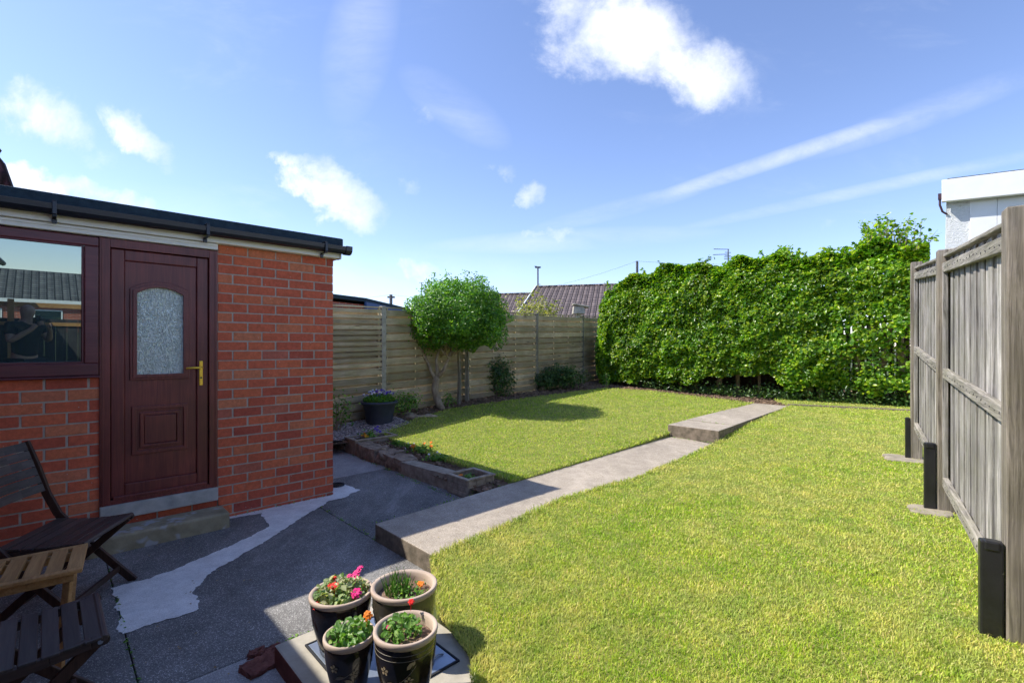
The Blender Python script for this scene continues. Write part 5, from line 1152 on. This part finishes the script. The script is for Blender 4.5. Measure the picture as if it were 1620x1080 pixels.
cam_o = empty('camera', (0, -.02, 1.48), 0, 'black stills camera held at eye level, mirrored in the window', 'camera')
m = MB(); m.box((0, -.085, 0), (.13, .05, .085)); m.box((0, -.09, .055), (.05, .05, .03)); m.box((-.05, -.06, -.005), (.03, .03, .08)); m.build('body', mBlack, cam_o, bevel=.006)
m = MB(); m.tube([(0, -.06, 0), (0, -.015, 0)], .036, 20); m.build('lens', mBlack, cam_o, bevel=.003)

# ------------------------------------------------------------------ CAMERA
cd_ = bpy.data.cameras.new('Camera'); cam = bpy.data.objects.new('Camera', cd_); COL.objects.link(cam); cam.location = (0, 0, H); cam.rotation_euler = (R(90), 0, 0)
cd_.sensor_width = 36; cd_.lens = 36 * F / 1620; cd_.shift_y = 7 / 1620; cd_.clip_start = .01; cd_.clip_end = 1000; scn.camera = cam

# ------------------------------------------------------------------ LIGHT
SV = Vector((-.875, .07, 1.0)).normalized()        # toward the sun
el = math.asin(SV.z); az = math.atan2(SV.x, SV.y)  # azimuth from +Y toward +X
sl = bpy.data.lights.new('Sun', 'SUN'); sl.energy = 3.8; sl.angle = R(.53); sl.color = (1, .94, .84); so = bpy.data.objects.new('Sun', sl); COL.objects.link(so)
so.rotation_euler = SV.to_track_quat('Z', 'Y').to_euler()
w = bpy.data.worlds.new('World'); scn.world = w; w.use_nodes = True; nt = w.node_tree; nt.nodes.clear()
class WN(NT):
    def __init__(s, t): s.t = t
s = WN(nt); out = s.n('ShaderNodeOutputWorld'); bg = s.n('ShaderNodeBackground'); s.l(bg.outputs[0], out.inputs[0]); bg.inputs[1].default_value = .144
sky = s.n('ShaderNodeTexSky'); sky.sky_type = 'NISHITA'; sky.sun_disc = False; sky.sun_elevation = el; sky.sun_rotation = az; sky.altitude = 900; sky.air_density = 1.0; sky.dust_density = .4; sky.ozone_density = 3.0
s.co = s.n('ShaderNodeTexCoord').outputs['Generated']
sp_ = s.n('ShaderNodeSeparateXYZ'); s.l(s.co, sp_.inputs[0]); yy = s.math('MAXIMUM', sp_.outputs[1], .05); U = s.math('DIVIDE', sp_.outputs[0], yy); V = s.math('DIVIDE', sp_.outputs[2], yy)
cmb = s.n('ShaderNodeCombineXYZ'); s.l(U, cmb.inputs[0]); s.l(V, cmb.inputs[1]); UV = cmb.outputs[0]
n1 = s.noise(5.0, 9, .62, UV, .35); n2 = s.noise(2.2, 8, .66, s.map((1.0, 2.6, 1), (0, 0, R(35)), (3, 1, 0), UV), .6); n3 = s.noise(14, 6, .7, UV, .2)
dU = s.math('MULTIPLY', s.math('SUBTRACT', n1, .5), .20); dV = s.math('MULTIPLY', s.math('SUBTRACT', s.noise(6, 5, .6, s.map((1, 1, 1), (0, 0, 0), (7, 2, 0), UV)), .5), .16)
U2 = s.math('ADD', U, dU); V2 = s.math('ADD', V, dV)
def blob(u, v, ru, rv, ang=0.0, warp=True):
    a = s.math('SUBTRACT', U2 if warp else U, (u - 810) / F); b = s.math('SUBTRACT', V2 if warp else V, (HV - v) / F); c, sn = math.cos(R(ang)), math.sin(R(ang))
    p = s.math('ADD', s.math('MULTIPLY', a, c), s.math('MULTIPLY', b, sn)); q = s.math('SUBTRACT', s.math('MULTIPLY', b, c), s.math('MULTIPLY', a, sn))
    p = s.math('DIVIDE', p, ru / F); q = s.math('DIVIDE', q, rv / F); d = s.math('ADD', s.math('MULTIPLY', p, p), s.math('MULTIPLY', q, q)); return s.math('SUBTRACT', 1.0, d, True)
def acc(lst):
    r_ = None
    for args, k in lst:
        b = s.math('MULTIPLY', blob(*args), k); r_ = b if r_ is None else s.math('MAXIMUM', r_, b)
    return r_
def smooth(x, a, b):
    m = s.n('ShaderNodeMapRange'); m.interpolation_type = 'SMOOTHSTEP'; s.l(x, m.inputs[0]); m.inputs[1].default_value = a; m.inputs[2].default_value = b; return m.outputs[0]
cum = acc([((985, 60, 170, 95, -8), 1.0), ((1110, 120, 120, 72, -25), .9), ((900, 20, 75, 60), .8), ((60, 185, 125, 58, -22), .85), ((222, 215, 82, 34, -42), .75), ((30, 150, 60, 34), .6),
           ((535, 305, 108, 44, -32), .9), ((470, 262, 55, 18, -30), .65), ((635, 292, 42, 18), .5), ((842, 315, 26, 26, 40), .62), ((800, 275, 30, 14, -35), .45), ((880, 374, 75, 16, -8), .5), ((680, 428, 45, 22), .5), ((190, 320, 90, 26, -12), .75), ((60, 290, 150, 26, -8), .8), ((1310, 338, 30, 12), .3), ((700, 185, 60, 30, -30), .30), ((660, 390, 34, 12, 20), .3), ((160, 250, 60, 26), .35)])
e1 = s.math('ADD', cum, s.math('MULTIPLY', s.math('SUBTRACT', n1, .5), 1.1)); e1 = s.math('ADD', e1, s.math('MULTIPLY', s.math('SUBTRACT', n3, .5), .55))
n4 = s.noise(38, 5, .7, UV, .3); e1 = s.math('ADD', e1, s.math('MULTIPLY', s.math('SUBTRACT', n4, .5), .30)); m1 = s.math('MULTIPLY', s.math('MULTIPLY', smooth(e1, .20, 1.12), smooth(cum, .0, .35)), .90)
wisp = acc([((1290, 232, 380, 15, 18, False), .62), ((1440, 285, 440, 12, 12, False), .36), ((1480, 172, 240, 26, 20, False), .35), ((570, 60, 60, 150, -12, False), .25), ((720, 170, 110, 40, -35, False), .28), ((980, 330, 160, 16, 14, False), .40), ((900, 380, 260, 20, 3, False), .35), ((560, 430, 320, 50, 0, False), .22), ((100, 330, 300, 50, 0, False), .22)])
m2 = s.math('MULTIPLY', wisp, smooth(n2, .25, .75), True)
gen = s.math('MULTIPLY', smooth(n2, .52, .86), .16)
mask = s.math('MAXIMUM', s.math('MAXIMUM', m1, m2), gen)
shade = s.ramp(n1, [(.34, (.70, .76, .88)), (.60, (1, 1, 1))])
cloud = s.mix(1.0, shade, (5.3, 5.4, 5.6), 'MULTIPLY')
hz = s.ramp(smooth(V, .0, .85), [(0, 1), (1, 0)])
skyc = s.mix(1.0, sky.outputs[0], (1.03, .945, 1.02), 'MULTIPLY')
s.l(s.mix(mask, skyc, cloud), bg.inputs[0])
scn.cycles.adaptive_threshold = .03; scn.cycles.max_bounces = 5; scn.cycles.diffuse_bounces = 4; scn.cycles.glossy_bounces = 3; scn.cycles.transmission_bounces = 3; scn.cycles.transparent_max_bounces = 4
scn.view_settings.view_transform = 'Standard'; scn.view_settings.look = 'None'; scn.view_settings.exposure = 0.84; scn.view_settings.gamma = 1
